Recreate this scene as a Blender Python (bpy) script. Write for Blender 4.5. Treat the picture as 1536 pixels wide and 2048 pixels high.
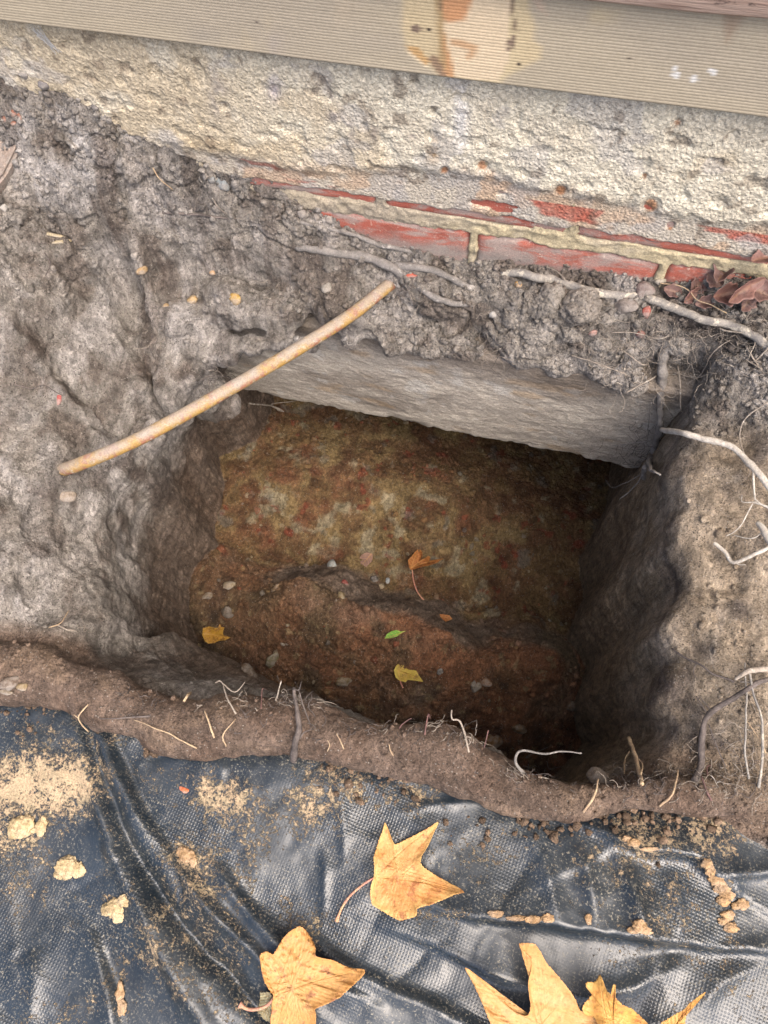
import bpy, bmesh, math, random
import numpy as np
from mathutils import Vector, Matrix
from mathutils.bvhtree import BVHTree

random.seed(7)
RNG = np.random.default_rng(7)
sc = bpy.context.scene
COL = sc.collection
for o in list(bpy.data.objects):
    bpy.data.objects.remove(o)

# ------------------------------------------------------------------ camera
FPX = 1490.0
CAM = np.array([0.0, -0.60, 0.80])
_v = np.array([-8929 - 768.0, 1094 + 1024.0, -FPX])
_X = -_v / np.linalg.norm(_v)
_b, _c = -math.sin(math.radians(20)), -math.cos(math.radians(20))
_d = np.array([-(_X[1] * _b + _X[2] * _c) / _X[0], _b, _c])
_Z = -_d / np.linalg.norm(_d)
_Y = np.cross(_Z, _X)
ROT = np.array([_X, _Y, _Z])                      # camera axes -> world
cam_d = bpy.data.cameras.new("camera")
cam_d.sensor_fit = 'VERTICAL'
cam_d.sensor_height = 36.0
cam_d.lens = FPX / 2048 * 36.0
cam_d.clip_start = 0.02
cam_d.clip_end = 200
cam = bpy.data.objects.new("camera", cam_d)
COL.objects.link(cam)
_m = Matrix([list(ROT[i]) + [CAM[i]] for i in range(3)] + [[0, 0, 0, 1]])
cam.matrix_world = _m
sc.camera = cam

# ------------------------------------------------------------------ light
SUN_EL, SUN_AZ = math.radians(62), math.radians(122)   # azimuth measured from +Y towards +X
world = bpy.data.worlds.new("World")
sc.world = world
world.use_nodes = True
wn = world.node_tree
wn.nodes.clear()
wo = wn.nodes.new('ShaderNodeOutputWorld')
wb = wn.nodes.new('ShaderNodeBackground')
ws = wn.nodes.new('ShaderNodeTexSky')
ws.sky_type = 'NISHITA'
ws.sun_disc = False
ws.sun_elevation = SUN_EL
ws.sun_rotation = SUN_AZ
ws.air_density = 0.65
ws.dust_density = 6.0
ws.ozone_density = 0.3
wb.inputs['Strength'].default_value = 0.15
wn.links.new(ws.outputs[0], wb.inputs[0])
wn.links.new(wb.outputs[0], wo.inputs[0])
sun_d = bpy.data.lights.new("sun", 'SUN')
sun_d.energy = 0.75
sun_d.angle = math.radians(60)
sun_d.color = (1.0, 0.96, 0.90)
sun = bpy.data.objects.new("sun", sun_d)
sd = Vector((math.sin(SUN_AZ) * math.cos(SUN_EL), math.cos(SUN_AZ) * math.cos(SUN_EL), math.sin(SUN_EL)))
sun.rotation_euler = sd.to_track_quat('Z', 'Y').to_euler()
sun.location = sd * 5
COL.objects.link(sun)
sc.view_settings.view_transform = 'Standard'
sc.view_settings.look = 'None'
sc.view_settings.exposure = 1.79
sc.view_settings.gamma = 1.0
sc.view_settings.use_curve_mapping = False
sc.render.resolution_x, sc.render.resolution_y = 768, 1024

# ------------------------------------------------------------------ projection helpers
def ray(px, py):
    r = ROT @ np.array([px - 768.0, 1024.0 - py, -FPX])
    return r / np.linalg.norm(r)

def hit(px, py, ax, val):
    r = ray(px, py)
    return CAM + (val - CAM[ax]) / r[ax] * r

def Z(px, py, z=0.0):
    return hit(px, py, 2, z)

def Yp(px, py, y=0.0):
    return hit(px, py, 1, y)

def px_of(P):
    c = (np.asarray(P) - CAM) @ ROT
    return np.stack([768 + FPX * c[..., 0] / -c[..., 2], 1024 - FPX * c[..., 1] / -c[..., 2]], -1)

# ------------------------------------------------------------------ noise
def _hash(ix, iy, iz, seed):
    h = (ix.astype(np.int64) * 374761393 + iy.astype(np.int64) * 668265263 + iz.astype(np.int64) * 2147483647 + seed * 974711) & 0xFFFFFFFF
    h = ((h ^ (h >> 13)) * 1274126177) & 0xFFFFFFFF
    h = ((h ^ (h >> 16)) * 2246822519) & 0xFFFFFFFF
    h = h ^ (h >> 15)
    return (h & 0xFFFFFF).astype(np.float64) / 0xFFFFFF

def vnoise(P, seed=0):
    f = np.floor(P)
    i = f.astype(np.int64)
    w = P - f
    w = w * w * w * (w * (w * 6 - 15) + 10)
    out = 0
    for dx in (0, 1):
        for dy in (0, 1):
            for dz in (0, 1):
                k = (w[:, 0] if dx else 1 - w[:, 0]) * (w[:, 1] if dy else 1 - w[:, 1]) * (w[:, 2] if dz else 1 - w[:, 2])
                out = out + k * _hash(i[:, 0] + dx, i[:, 1] + dy, i[:, 2] + dz, seed)
    return out * 2 - 1

def fbm(P, scale, octv=4, seed=0, gain=0.5, st=(1, 1, 1)):
    Q = P / scale * np.array(st)
    a, s, t = 1.0, 0.0, 0.0
    for k in range(octv):
        s = s + a * vnoise(Q + 17.3 * k, seed + k)
        t += a
        a *= gain
        Q = Q * 2.03
    return s / t

def worley(P, scale, seed=0):
    Q = P / scale
    i = np.floor(Q).astype(np.int64)
    f1 = np.full(len(P), 9.0)
    f2 = np.full(len(P), 9.0)
    for dx in (-1, 0, 1):
        for dy in (-1, 0, 1):
            for dz in (-1, 0, 1):
                c = i + np.array([dx, dy, dz])
                q = c + np.stack([_hash(c[:, 0], c[:, 1], c[:, 2], seed + k) for k in (1, 2, 3)], -1)
                d = np.linalg.norm(Q - q, axis=1)
                f2 = np.minimum(f2, np.maximum(f1, d))
                f1 = np.minimum(f1, d)
    return f1, f2

def sstep(a, b, x):
    t = np.clip((x - a) / (b - a), 0, 1)
    return t * t * (3 - 2 * t)

def lin(r, g, b, k=1.0):
    f = lambda c: ((c / 255) / 12.92 if c <= 10 else (((c / 255) + 0.055) / 1.055) ** 2.4) * k
    return np.array([f(r), f(g), f(b)])

# ------------------------------------------------------------------ mesh helpers
def mesh_obj(name, verts, faces, mat=None, parent=None, col=None, smooth=True, extra=None):
    me = bpy.data.meshes.new(name)
    v = np.asarray(verts, dtype=np.float32)
    if isinstance(faces, np.ndarray):
        nf, n = faces.shape
        me.vertices.add(len(v))
        me.vertices.foreach_set("co", v.ravel())
        me.loops.add(nf * n)
        me.loops.foreach_set("vertex_index", faces.astype(np.int32).ravel())
        me.polygons.add(nf)
        me.polygons.foreach_set("loop_start", np.arange(nf, dtype=np.int32) * n)
        me.polygons.foreach_set("loop_total", np.full(nf, n, dtype=np.int32))
        me.update(calc_edges=True)
        me.validate()
    else:
        me.from_pydata([tuple(map(float, p)) for p in v], [], [tuple(map(int, f)) for f in faces])
    if smooth:
        me.polygons.foreach_set("use_smooth", np.ones(len(me.polygons), dtype=bool))
    if col is not None:
        set_col(me, col)
    for k, a in (extra or {}).items():
        at = me.attributes.new(k, 'FLOAT', 'POINT')
        at.data.foreach_set("value", np.asarray(a, dtype=np.float32))
    o = bpy.data.objects.new(name, me)
    COL.objects.link(o)
    if mat:
        me.materials.append(mat)
    if parent:
        o.parent = parent
    return o

def set_col(me, col):
    at = me.attributes.new("Col", 'FLOAT_COLOR', 'POINT')
    c = np.ones((len(me.vertices), 4), dtype=np.float32)
    c[:, :3] = np.clip(col, 0.002, 1)
    at.data.foreach_set("color", c.ravel())

def grid_faces(nu, nv):
    a = np.arange(nu * nv).reshape(nu, nv)
    return np.stack([a[:-1, :-1].ravel(), a[1:, :-1].ravel(), a[1:, 1:].ravel(), a[:-1, 1:].ravel()], -1)

def tag(o, label, cat, group=None):
    o['label'] = label
    o['category'] = cat
    if group:
        o['group'] = group
    return o

def empty(name, loc=(0, 0, 0)):
    o = bpy.data.objects.new(name, None)
    o.empty_display_size = 0.02
    COL.objects.link(o)
    o.location = loc
    return o

def catmull(P, n):
    P = np.asarray(P, float)
    if len(P) == 2:
        t = np.linspace(0, 1, n)[:, None]
        return P[0] * (1 - t) + P[1] * t
    Q = np.vstack([2 * P[0] - P[1], P, 2 * P[-1] - P[-2]])
    t = np.linspace(0, len(P) - 1 - 1e-9, n)
    k = t.astype(int)
    u = (t - k)[:, None]
    a, b, c, d = Q[k], Q[k + 1], Q[k + 2], Q[k + 3]
    return 0.5 * (2 * b + (c - a) * u + (2 * a - 5 * b + 4 * c - d) * u * u + (3 * b - 3 * c + d - a) * u ** 3)

def tube(P, R, sides=8, wob=0.0, seed=0, cap=True):
    """verts, faces (list) of a tube along points P with radii R"""
    P = np.asarray(P, float)
    n = len(P)
    R = np.broadcast_to(np.asarray(R, float), (n,))
    T = np.gradient(P, axis=0)
    T /= np.linalg.norm(T, axis=1)[:, None] + 1e-12
    up = np.array([0.13, 0.31, 0.94])
    V = []
    for i in range(n):
        a = np.cross(T[i], up)
        if np.linalg.norm(a) < 1e-3:
            a = np.cross(T[i], [1, 0, 0])
        a /= np.linalg.norm(a)
        b = np.cross(T[i], a)
        for s in range(sides):
            th = 2 * math.pi * s / sides
            V.append(P[i] + R[i] * (math.cos(th) * a + math.sin(th) * b))
    V = np.array(V)
    if wob:
        d = fbm(V, max(R.max() * 1.6, 0.0015), 3, seed)
        c = np.repeat(P, sides, axis=0)
        V = c + (V - c) * (1 + wob * d)[:, None]
    F = []
    for i in range(n - 1):
        for s in range(sides):
            s2 = (s + 1) % sides
            F.append((i * sides + s, i * sides + s2, (i + 1) * sides + s2, (i + 1) * sides + s))
    if cap:
        F.append(tuple(range(sides - 1, -1, -1)))
        F.append(tuple((n - 1) * sides + s for s in range(sides)))
    return V, F

def join(parts):
    V, F, off = [], [], 0
    for v, f in parts:
        V.append(np.asarray(v))
        F += [tuple(i + off for i in q) for q in f]
        off += len(v)
    return np.vstack(V), F

# ------------------------------------------------------------------ material helpers
class NT:
    def __init__(s, name):
        s.m = bpy.data.materials.new(name)
        s.m.use_nodes = True
        s.t = s.m.node_tree
        s.t.nodes.clear()
        s.out = s.n('ShaderNodeOutputMaterial')
        s.p = s.n('ShaderNodeBsdfPrincipled')
        s.t.links.new(s.p.outputs[0], s.out.inputs[0])
        s.co = s.n('ShaderNodeTexCoord').outputs['Object']

    def n(s, k, **kw):
        x = s.t.nodes.new(k)
        for a, b in kw.items():
            setattr(x, a, b)
        return x

    def l(s, a, b):
        s.t.links.new(a, b)

    def put(s, sock, v):
        if isinstance(v, (int, float)):
            sock.default_value = v
        elif isinstance(v, (tuple, list, np.ndarray)):
            v = tuple(float(q) for q in v)
            sock.default_value = v + (1,) if len(v) == 3 and sock.type == 'RGBA' else v
        else:
            s.l(v, sock)

    def map(s, scale=(1, 1, 1), rot=(0, 0, 0)):
        m = s.n('ShaderNodeMapping')
        m.inputs['Scale'].default_value = scale
        m.inputs['Rotation'].default_value = rot
        s.l(s.co, m.inputs['Vector'])
        return m.outputs[0]

    def noise(s, scale, detail=4, rough=0.6, vec=None, dist=0.0, col=False, kind=None):
        x = s.n('ShaderNodeTexNoise')
        if kind:
            x.noise_type = kind
            x.normalize = True
        x.inputs['Scale'].default_value = scale
        x.inputs['Detail'].default_value = detail
        x.inputs['Roughness'].default_value = rough
        x.inputs['Distortion'].default_value = dist
        s.l(vec or s.co, x.inputs['Vector'])
        return x.outputs[1 if col else 0]

    def vor(s, scale, feature='F1', vec=None, out=0, rnd=1.0):
        x = s.n('ShaderNodeTexVoronoi', feature=feature)
        x.inputs['Scale'].default_value = scale
        x.inputs['Randomness'].default_value = rnd
        s.l(vec or s.co, x.inputs['Vector'])
        return x.outputs[out]

    def rng(s, v, a, b, c=0.0, d=1.0):
        x = s.n('ShaderNodeMapRange')
        x.interpolation_type = 'SMOOTHSTEP'
        for i, q in enumerate((v, a, b, c, d)):
            s.put(x.inputs[i], q)
        return x.outputs[0]

    def math(s, op, a, b=0.0, clamp=False):
        x = s.n('ShaderNodeMath', operation=op)
        x.use_clamp = clamp
        s.put(x.inputs[0], a)
        s.put(x.inputs[1], b)
        return x.outputs[0]

    def mix(s, f, a, b, mode='MIX'):
        x = s.n('ShaderNodeMix', data_type='RGBA', blend_type=mode)
        s.put(x.inputs[0], f)
        s.put(x.inputs[6], a)
        s.put(x.inputs[7], b)
        return x.outputs[2]

    def gray(s, v):
        x = s.n('ShaderNodeCombineColor')
        for i in range(3):
            s.l(v, x.inputs[i])
        return x.outputs[0]

    def mul(s, c, v):
        return s.mix(1.0, c, s.gray(v), 'MULTIPLY')

    def attr(s, name='Col', fac=False):
        x = s.n('ShaderNodeAttribute', attribute_name=name)
        return x.outputs['Fac' if fac else 'Color']

    def bump(s, h, dist=0.001, strength=1.0, prev=None):
        x = s.n('ShaderNodeBump')
        x.inputs['Distance'].default_value = dist
        x.inputs['Strength'].default_value = strength
        s.l(h, x.inputs['Height'])
        if prev:
            s.l(prev, x.inputs['Normal'])
        return x.outputs[0]

    def done(s, base, rough=0.9, normal=None, spec=0.3):
        s.put(s.p.inputs['Base Color'], base)
        s.put(s.p.inputs['Roughness'], rough)
        s.p.inputs['Specular IOR Level'].default_value = spec
        if normal:
            s.l(normal, s.p.inputs['Normal'])
        return s.m

def soil_material(name, base=None, streak=1.0, grit=1.0, wet=0.0):
    t = NT(name)
    c = t.attr() if base is None else base
    mid = t.rng(t.noise(45, 6, 0.7), 0.3, 0.7, 0.70, 1.32)
    fine = t.rng(t.noise(520, 5, 0.75), 0.30, 0.70, 0.74, 1.26)
    sv = t.map((230, 120, 24), (0.1, 0.15, 0.2))
    st = t.rng(t.noise(1.0, 4, 0.65, vec=sv, dist=0.6), 0.3, 0.7, 1 - 0.30 * streak, 1 + 0.30 * streak)
    c = t.mul(c, t.math('MULTIPLY', t.math('MULTIPLY', mid, fine), st))
    # pale and dark grit, each a fraction of random cells
    vd = t.vor(420, 'F1')
    vc = t.vor(420, 'F1', out=1)
    sep = t.n('ShaderNodeSeparateColor')
    t.l(vc, sep.inputs[0])
    near = t.rng(vd, 0.28, 0.40, 1.0, 0.0)
    pale = t.math('MULTIPLY', near, t.rng(sep.outputs[0], 0.90, 0.91))
    dark = t.math('MULTIPLY', near, t.rng(sep.outputs[1], 0.88, 0.89))
    c = t.mix(t.math('MULTIPLY', pale, 0.5 * grit), c, (0.36, 0.33, 0.29))
    c = t.mix(t.math('MULTIPLY', dark, 0.7 * grit), c, (0.03, 0.026, 0.024))
    n1 = t.noise(120, 7, 0.68)
    rg = t.noise(75, 6, 0.62, dist=0.4, kind='RIDGED_MULTIFRACTAL')
    rough_m = t.rng(t.noise(13, 3, 0.6), 0.38, 0.62, 0.25, 1.0)           # crumbly here, smeared smooth there
    crack = t.rng(t.vor(60, 'DISTANCE_TO_EDGE', vec=t.mix(0.05, t.co, t.noise(45, 4, 0.65, col=True))), 0.0, 0.05)
    h = t.math('ADD', t.math('ADD', t.math('MULTIPLY', n1, 0.8), t.math('MULTIPLY', crack, 0.10)), t.math('MULTIPLY', st, 0.32 * streak))
    h = t.math('SUBTRACT', h, t.math('MULTIPLY', rg, 0.30))
    b = t.bump(h, 0.011, 1.0)
    b = t.bump(t.math('MULTIPLY', rough_m, t.math('ADD', t.noise(520, 4, 0.7), t.math('MULTIPLY', near, 0.5))), 0.0024, 1.0, b)
    return t.done(c, 0.95 - wet * 0.3, b, 0.2)

M_SOIL = soil_material("soil")
M_CLOD = soil_material("clod_soil", streak=0.0)

# ------------------------------------------------------------------ terrain: a voxel field turned into a surface
def tps(pts):
    A = np.array(pts, float)
    xy, z = A[:, :2], A[:, 2]
    def k(r):
        r = np.maximum(r, 1e-9)
        return r * r * np.log(r)
    n = len(A)
    K = k(np.linalg.norm(xy[:, None] - xy[None], axis=2)) + np.eye(n) * 2e-4
    Pm = np.hstack([np.ones((n, 1)), xy])
    L = np.vstack([np.hstack([K, Pm]), np.hstack([Pm.T, np.zeros((3, 3))])])
    w = np.linalg.solve(L, np.concatenate([z, np.zeros(3)]))
    def f(X, Y):
        s = w[n] + w[n + 1] * X + w[n + 2] * Y
        for i in range(n):
            s = s + w[i] * k(np.hypot(X - xy[i, 0], Y - xy[i, 1]))
        return s
    return f

def poly_sd(poly, X, Y):
    """signed distance, positive inside"""
    poly = np.asarray(poly, float)
    d = np.full(X.shape, 1e9)
    ins = np.zeros(X.shape, bool)
    n = len(poly)
    for i in range(n):
        a, b = poly[i], poly[(i + 1) % n]
        e = b - a
        wx, wy = X - a[0], Y - a[1]
        t = np.clip((wx * e[0] + wy * e[1]) / (e @ e + 1e-12), 0, 1)
        d = np.minimum(d, np.hypot(wx - t * e[0], wy - t * e[1]))
        c = ((a[1] <= Y) & (b[1] > Y)) | ((b[1] <= Y) & (a[1] > Y))
        xi = a[0] + (Y - a[1]) / (e[1] if abs(e[1]) > 1e-12 else 1e-12) * e[0]
        ins ^= c & (X < xi)
    return np.where(ins, d, -d)

YF, ZB, ZTOP = -0.08, -0.292, -0.045          # footing: front face, underside, top
def gp(px, py, z):
    p = Z(px, py, z)
    return (p[0], p[1], z)
def gw(px, py):
    p = Yp(px, py, 0.0)
    return (p[0], 0.0, p[2])
H_PTS = [gw(0, 140), gw(200, 205), gw(300, 270), gw(480, 345), gw(640, 425), gw(760, 490), gw(950, 527), gw(1150, 547), gw(1340, 567), gw(1520, 560),
         gp(30, 300, .16), gp(180, 330, .15), gp(100, 420, .115), gp(0, 520, .12), gp(100, 550, .07), gp(170, 660, .03), gp(40, 690, .06), gp(60, 760, .03),
         gp(160, 800, .0), gp(0, 900, .05), gp(100, 900, .012), gp(190, 920, -.03), gp(130, 1000, -.01), gp(0, 1100, .04), gp(90, 1150, .0), gp(190, 1100, -.06), gp(150, 1250, -.02), gp(0, 1230, .02),
         gp(300, 430, .085), gp(420, 400, .09), gp(430, 470, .05), gp(480, 540, .01), gp(330, 540, .03), gp(250, 600, .01), gp(600, 520, .035), gp(600, 590, -.0), gp(420, 650, -.035), gp(560, 660, -.02), gp(330, 660, -.025),
         gp(700, 640, -.02), gp(850, 640, -.012), gp(820, 560, .02), gp(970, 590, .02), gp(970, 670, -.03), gp(1100, 620, .02), gp(1130, 710, -.02), gp(1250, 650, .03), gp(1250, 740, -.01),
         gp(1400, 640, .05), gp(1380, 760, .0), gp(1480, 760, .03), gp(1400, 880, .015), gp(1500, 880, .03), gp(1410, 1000, .02), gp(1520, 1020, .035),
         gp(1430, 1150, .02), gp(1520, 1160, .03), gp(1410, 1260, .018), gp(1390, 1400, .015), gp(1510, 1330, .04), gp(1480, 1480, .03), gp(1400, 1540, .01)]
for X_ in (-1.05, -.8, -.5, -.2, .1, .4, .75):
    for Y_ in (-.66, -.75):
        H_PTS.append((X_, Y_, -.012))
for X_, zz in ((-1.05, .15), (-.9, .22), (.5, .12), (.75, .1)):
    H_PTS.append((X_, 0.0, zz))
for X_ in (-1.05, .75):
    for Y_ in (-.2, -.45):
        H_PTS.append((X_, Y_, .06))
H = tps(H_PTS)
F_PTS = [gp(400, 1128, -.465), gp(600, 1152, -.430), gp(750, 1206, -.425), gp(900, 1264, -.445), gp(1110, 1305, -.49), gp(600, 1180, -.432), gp(750, 1240, -.430), gp(900, 1300, -.452), gp(400, 1300, -.525), gp(600, 1280, -.475), gp(760, 1300, -.455),
         gp(800, 1360, -.475), gp(1000, 1380, -.53), gp(1150, 1450, -.62), gp(1050, 1530, -.63), gp(800, 1450, -.55), gp(600, 1390, -.54), gp(450, 1080, -.53), gp(625, 1138, -.575), gp(775, 1194, -.60), gp(540, 1122, -.56),
         gp(925, 1252, -.61), gp(1120, 1275, -.64), gp(600, 1000, -.53), gp(850, 1050, -.56), gp(1100, 1100, -.65), gp(550, 880, -.55), gp(700, 860, -.59), gp(900, 900, -.64), gp(1150, 960, -.71),
         (-.7, -.3, -.5), (.4, -.3, -.66), (-.6, -.7, -.55), (.3, -.7, -.6), (-.6, .1, -.50), (.3, .1, -.70)]
FL = tps(F_PTS)
RIM = [(-.415, .3), (-.41, -.06)] + [tuple(Z(x, y, z)[:2]) for x, y, z in [
    (400, 790, -.08), (345, 860, -.08), (245, 985, -.08), (222, 1040, -.08), (238, 1100, -.08), (205, 1160, -.08), (228, 1230, -.08), (190, 1290, -.06), (205, 1345, -.04),
    (330, 1395, .0), (430, 1420, .0), (600, 1400, .0), (690, 1425, .0), (770, 1462, .0), (900, 1462, .0), (990, 1500, .0), (1050, 1550, .0), (1150, 1572, .0), (1240, 1560, .0),
    (1300, 1530, .0), (1350, 1455, .0), (1322, 1395, .0), (1360, 1315, .0), (1330, 1255, .0), (1378, 1155, .0), (1346, 1085, .0), (1345, 1010, -.02), (1322, 960, -.05)]] + [(.205, -.07), (.21, .3)]
FLO = [(-.50, .3), (-.50, -.06)] + [tuple(Z(x, y, -.5)[:2]) for x, y in [
    (425, 900), (440, 960), (415, 1040), (430, 1090), (398, 1150), (380, 1220), (392, 1300), (375, 1390)]] + [(-.42, -.50), (-.2, -.53), (.0, -.56), (.18, -.565)] + [tuple(Z(x, y, -.5)[:2]) for x, y in [
    (1195, 1480), (1165, 1400), (1190, 1320), (1160, 1250), (1205, 1150), (1190, 1070), (1230, 1000)]] + [(.215, .0), (.22, .3)]
BERM = [(-260, 1300, 62), (-60, 1335, 62), (80, 1345, 58), (200, 1395, 50), (330, 1445, 50), (450, 1452, 55), (600, 1455, 56), (740, 1492, 47), (880, 1512, 56), (980, 1560, 48), (1080, 1592, 38), (1150, 1602, 26), (1280, 1588, 27), (1400, 1590, 30), (1600, 1582, 38), (1800, 1560, 40)]
BERM_P = np.array([np.append(Z(x, y, .012)[:2], (.012, r * .79 / FPX)) for x, y, r in BERM])
BERM_P = catmull(BERM_P, 80)

VS = 0.0051
gx = np.arange(-1.05, 0.75 + VS / 2, VS)
gy = np.arange(-0.70, 0.20, VS)
gz = np.arange(-0.84, 0.33, VS)
GX, GY = np.meshgrid(gx, gy, indexing='ij')
P2 = np.stack([GX.ravel(), GY.ravel(), np.zeros(GX.size)], -1)
HH = H(GX, GY) + 0.010 * fbm(P2, 0.09, 3, 3).reshape(GX.shape)
FF = FL(GX, GY) + 0.008 * fbm(P2, 0.05, 3, 9).reshape(GX.shape)
SCOOPS = [([(50, 560), (200, 535), (232, 640), (246, 770), (180, 850), (120, 800), (50, 690)], 0.03, .030, .014), ([(222, 570), (262, 535), (305, 550), (298, 640), (304, 700), (316, 775), (268, 830), (236, 720)], -.01, .075, .022),
          ([(300, 600), (306, 545), (400, 518), (525, 540), (535, 595), (450, 604), (380, 585)], .01, .028, .012), ([(0, 930), (60, 960), (170, 980), (190, 1080), (100, 1120), (0, 1090)], .02, .014, .02),
          ([(20, 1130), (150, 1140), (185, 1230), (60, 1250)], .01, .012, .015), ([(1400, 820), (1480, 800), (1540, 880), (1470, 960), (1400, 930)], .01, .014, .02), ([(1390, 1060), (1480, 1060), (1500, 1200), (1400, 1230)], .01, .014, .02), ([(40, 400), (190, 420), (210, 520), (60, 520)], .10, .016, .02)]
for pl, zz, dep, soft in SCOOPS:
    sdp = poly_sd([tuple(Z(x, y, zz)[:2]) for x, y in pl], GX, GY) + .006 * fbm(P2, .03, 3, 71).reshape(GX.shape)
    HH = HH - dep * sstep(0, soft, sdp)
S_R = poly_sd(RIM, GX, GY)
S_F = poly_sd(FLO, GX, GY)
bd = np.full(GX.shape, 1e9)
bz = np.full(GX.shape, 0.)
br = np.full(GX.shape, 0.03)
for q in BERM_P:
    d = np.hypot(GX - q[0], GY - q[1])
    m = d < bd
    bd = np.where(m, d, bd); bz = np.where(m, q[2], bz); br = np.where(m, q[3], br)
br = br * (1 + 0.26 * fbm(P2, 0.045, 4, 21).reshape(GX.shape))

def smin(a, b, k):
    h = np.clip(0.5 + 0.5 * (b - a) / k, 0, 1)
    return b * (1 - h) + a * h - k * h * (1 - h)

LUMPS = []
EXTRA = [(385, 770, -0.130, 0.034), (430, 792, -0.190, 0.030), (360, 720, -0.090, 0.034), (440, 700, -0.055, 0.022), (500, 690, -0.040, 0.012), (560, 685, -0.040, 0.013), (620, 690, -0.042, 0.011), (700, 690, -0.040, 0.012), (780, 695, -0.042, 0.013), (860, 705, -0.045, 0.010), (940, 705, -0.042, 0.013), (1040, 715, -0.040, 0.012), (1120, 735, -0.045, 0.015), (1200, 745, -0.040, 0.015), (1260, 770, -0.050, 0.017)]                     # (x, y, z, r) soil balls merged into the ledge and banks
def lump(px, py, z, r):
    p = Z(px, py, z)
    LUMPS.append((p[0], p[1], p[2], r))
for px, py, z, r in EXTRA + [(360, 640, -.035, .030), (330, 690, -.06, .028), (400, 690, -.06, .032), (360, 740, -.07, .022), (300, 700, -.08, .03), (470, 610, -.015, .028), (560, 620, -.02, .026), (640, 570, -.005, .026),
                     (1080, 630, .005, .028), (1150, 620, .012, .03), (1040, 690, -.03, .022), (1180, 640, .0, .022), (1010, 660, -.02, .018), (1090, 690, -.03, .02), (1170, 690, -.025, .02), (880, 590, .0, .03), (760, 640, -.03, .025), (690, 620, -.01, .03),
                     (900, 680, -.045, .02), (830, 670, -.045, .022), (1240, 700, -.02, .025), (1300, 760, -.04, .03), (1000, 600, .01, .012)]:
    lump(px, py, z, r)
vol = np.empty((len(gx), len(gy), len(gz)), np.float32)
for k, z in enumerate(gz):
    t = np.clip((z + .50) / .46, 0, 1) ** 2.2
    s = S_F * (1 - t) + S_R * t
    if z > ZB + 0.004:
        s = np.minimum(s, (YF + .03) - GY)
    else:
        s = np.minimum(s, 0.185 - GY)
    pit = np.minimum(s, (z - FF) * 0.9)
    g = (HH - z) * 0.75
    bm = br - np.hypot(bd, (z - bz) * 1.0)
    g = -smin(-g, -bm, 0.012)
    for (lx, ly, lz, lr) in LUMPS:
        if abs(z - lz) < lr * 1.6:
            sl = (slice(max(0, int((lx - 2 * lr - gx[0]) / VS)), int((lx + 2 * lr - gx[0]) / VS) + 2), slice(max(0, int((ly - 2 * lr - gy[0]) / VS)), int((ly + 2 * lr - gy[0]) / VS) + 2))
            b = lr - np.sqrt((GX[sl] - lx) ** 2 * .55 + (GY[sl] - ly) ** 2 + (z - lz) ** 2)
            g[sl] = -smin(-g[sl], -b, 0.010)
    inside_pit = s                                      # keep lumps from closing the pit
    f = smin(g, -pit, 0.026)
    if z > ZB:
        for (lx, ly, lz, lr) in LUMPS[:36]:
            if abs(z - lz) < lr:
                sl = (slice(max(0, int((lx - 2 * lr - gx[0]) / VS)), int((lx + 2 * lr - gx[0]) / VS) + 2), slice(max(0, int((ly - 2 * lr - gy[0]) / VS)), int((ly + 2 * lr - gy[0]) / VS) + 2))
                b = lr - np.sqrt((GX[sl] - lx) ** 2 * .55 + (GY[sl] - ly) ** 2 + (z - lz) ** 2)
                f[sl] = -smin(-f[sl], -b, 0.018)
        bm2 = br * .93 - np.hypot(bd, (z - bz))
        f = -smin(-f, -bm2, 0.008)
    vol[:, :, k] = f
# open the outer sides: everything outside the grid is treated as continuing
def surface_nets(vol, o, h):
    s = vol > 0
    nx, ny, nz = vol.shape
    c = np.zeros((nx - 1, ny - 1, nz - 1), np.int8)
    for dx in (0, 1):
        for dy in (0, 1):
            for dz in (0, 1):
                c += s[dx:nx - 1 + dx, dy:ny - 1 + dy, dz:nz - 1 + dz]
    act = (c > 0) & (c < 8)
    idx = np.full(act.shape, -1, np.int64)
    I, J, K = np.nonzero(act)
    idx[I, J, K] = np.arange(len(I))
    acc = np.zeros((len(I), 3)); cnt = np.zeros(len(I))
    cor = [(a, b, d) for a in (0, 1) for b in (0, 1) for d in (0, 1)]
    for p in cor:
        for ax in range(3):
            if p[ax] == 0:
                q = list(p); q[ax] = 1
                va = vol[I + p[0], J + p[1], K + p[2]].astype(float)
                vb = vol[I + q[0], J + q[1], K + q[2]].astype(float)
                m = (va > 0) != (vb > 0)
                t = np.where(m, va / (va - vb + 1e-20), 0)
                pt = np.tile(np.array(p, float), (len(I), 1))
                pt[:, ax] += t
                acc[m] += pt[m]; cnt[m] += 1
    V = np.stack([I, J, K], -1) + acc / cnt[:, None]
    V = V * h + np.array(o)
    Q = []
    for ax in range(3):
        sl0 = [slice(None)] * 3; sl1 = [slice(None)] * 3
        sl0[ax] = slice(0, -1); sl1[ax] = slice(1, None)
        ch = s[tuple(sl0)] != s[tuple(sl1)]
        e = np.stack(np.nonzero(ch), -1)
        b, d = [(1, 2), (2, 0), (0, 1)][ax]
        ok = (e[:, b] > 0) & (e[:, d] > 0) & (e[:, b] < vol.shape[b] - 1) & (e[:, d] < vol.shape[d] - 1)
        e = e[ok]
        def at(ob, od):
            q = e.copy(); q[:, b] += ob; q[:, d] += od
            return idx[q[:, 0], q[:, 1], q[:, 2]]
        quad = np.stack([at(-1, -1), at(0, -1), at(0, 0), at(-1, 0)], -1)
        pos = s[e[:, 0], e[:, 1], e[:, 2]]
        quad[~pos] = quad[~pos][:, ::-1]
        Q.append(quad)
    return V, np.vstack(Q)

TV, TF = surface_nets(vol, (gx[0], gy[0], gz[0]), VS)
del vol
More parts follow.
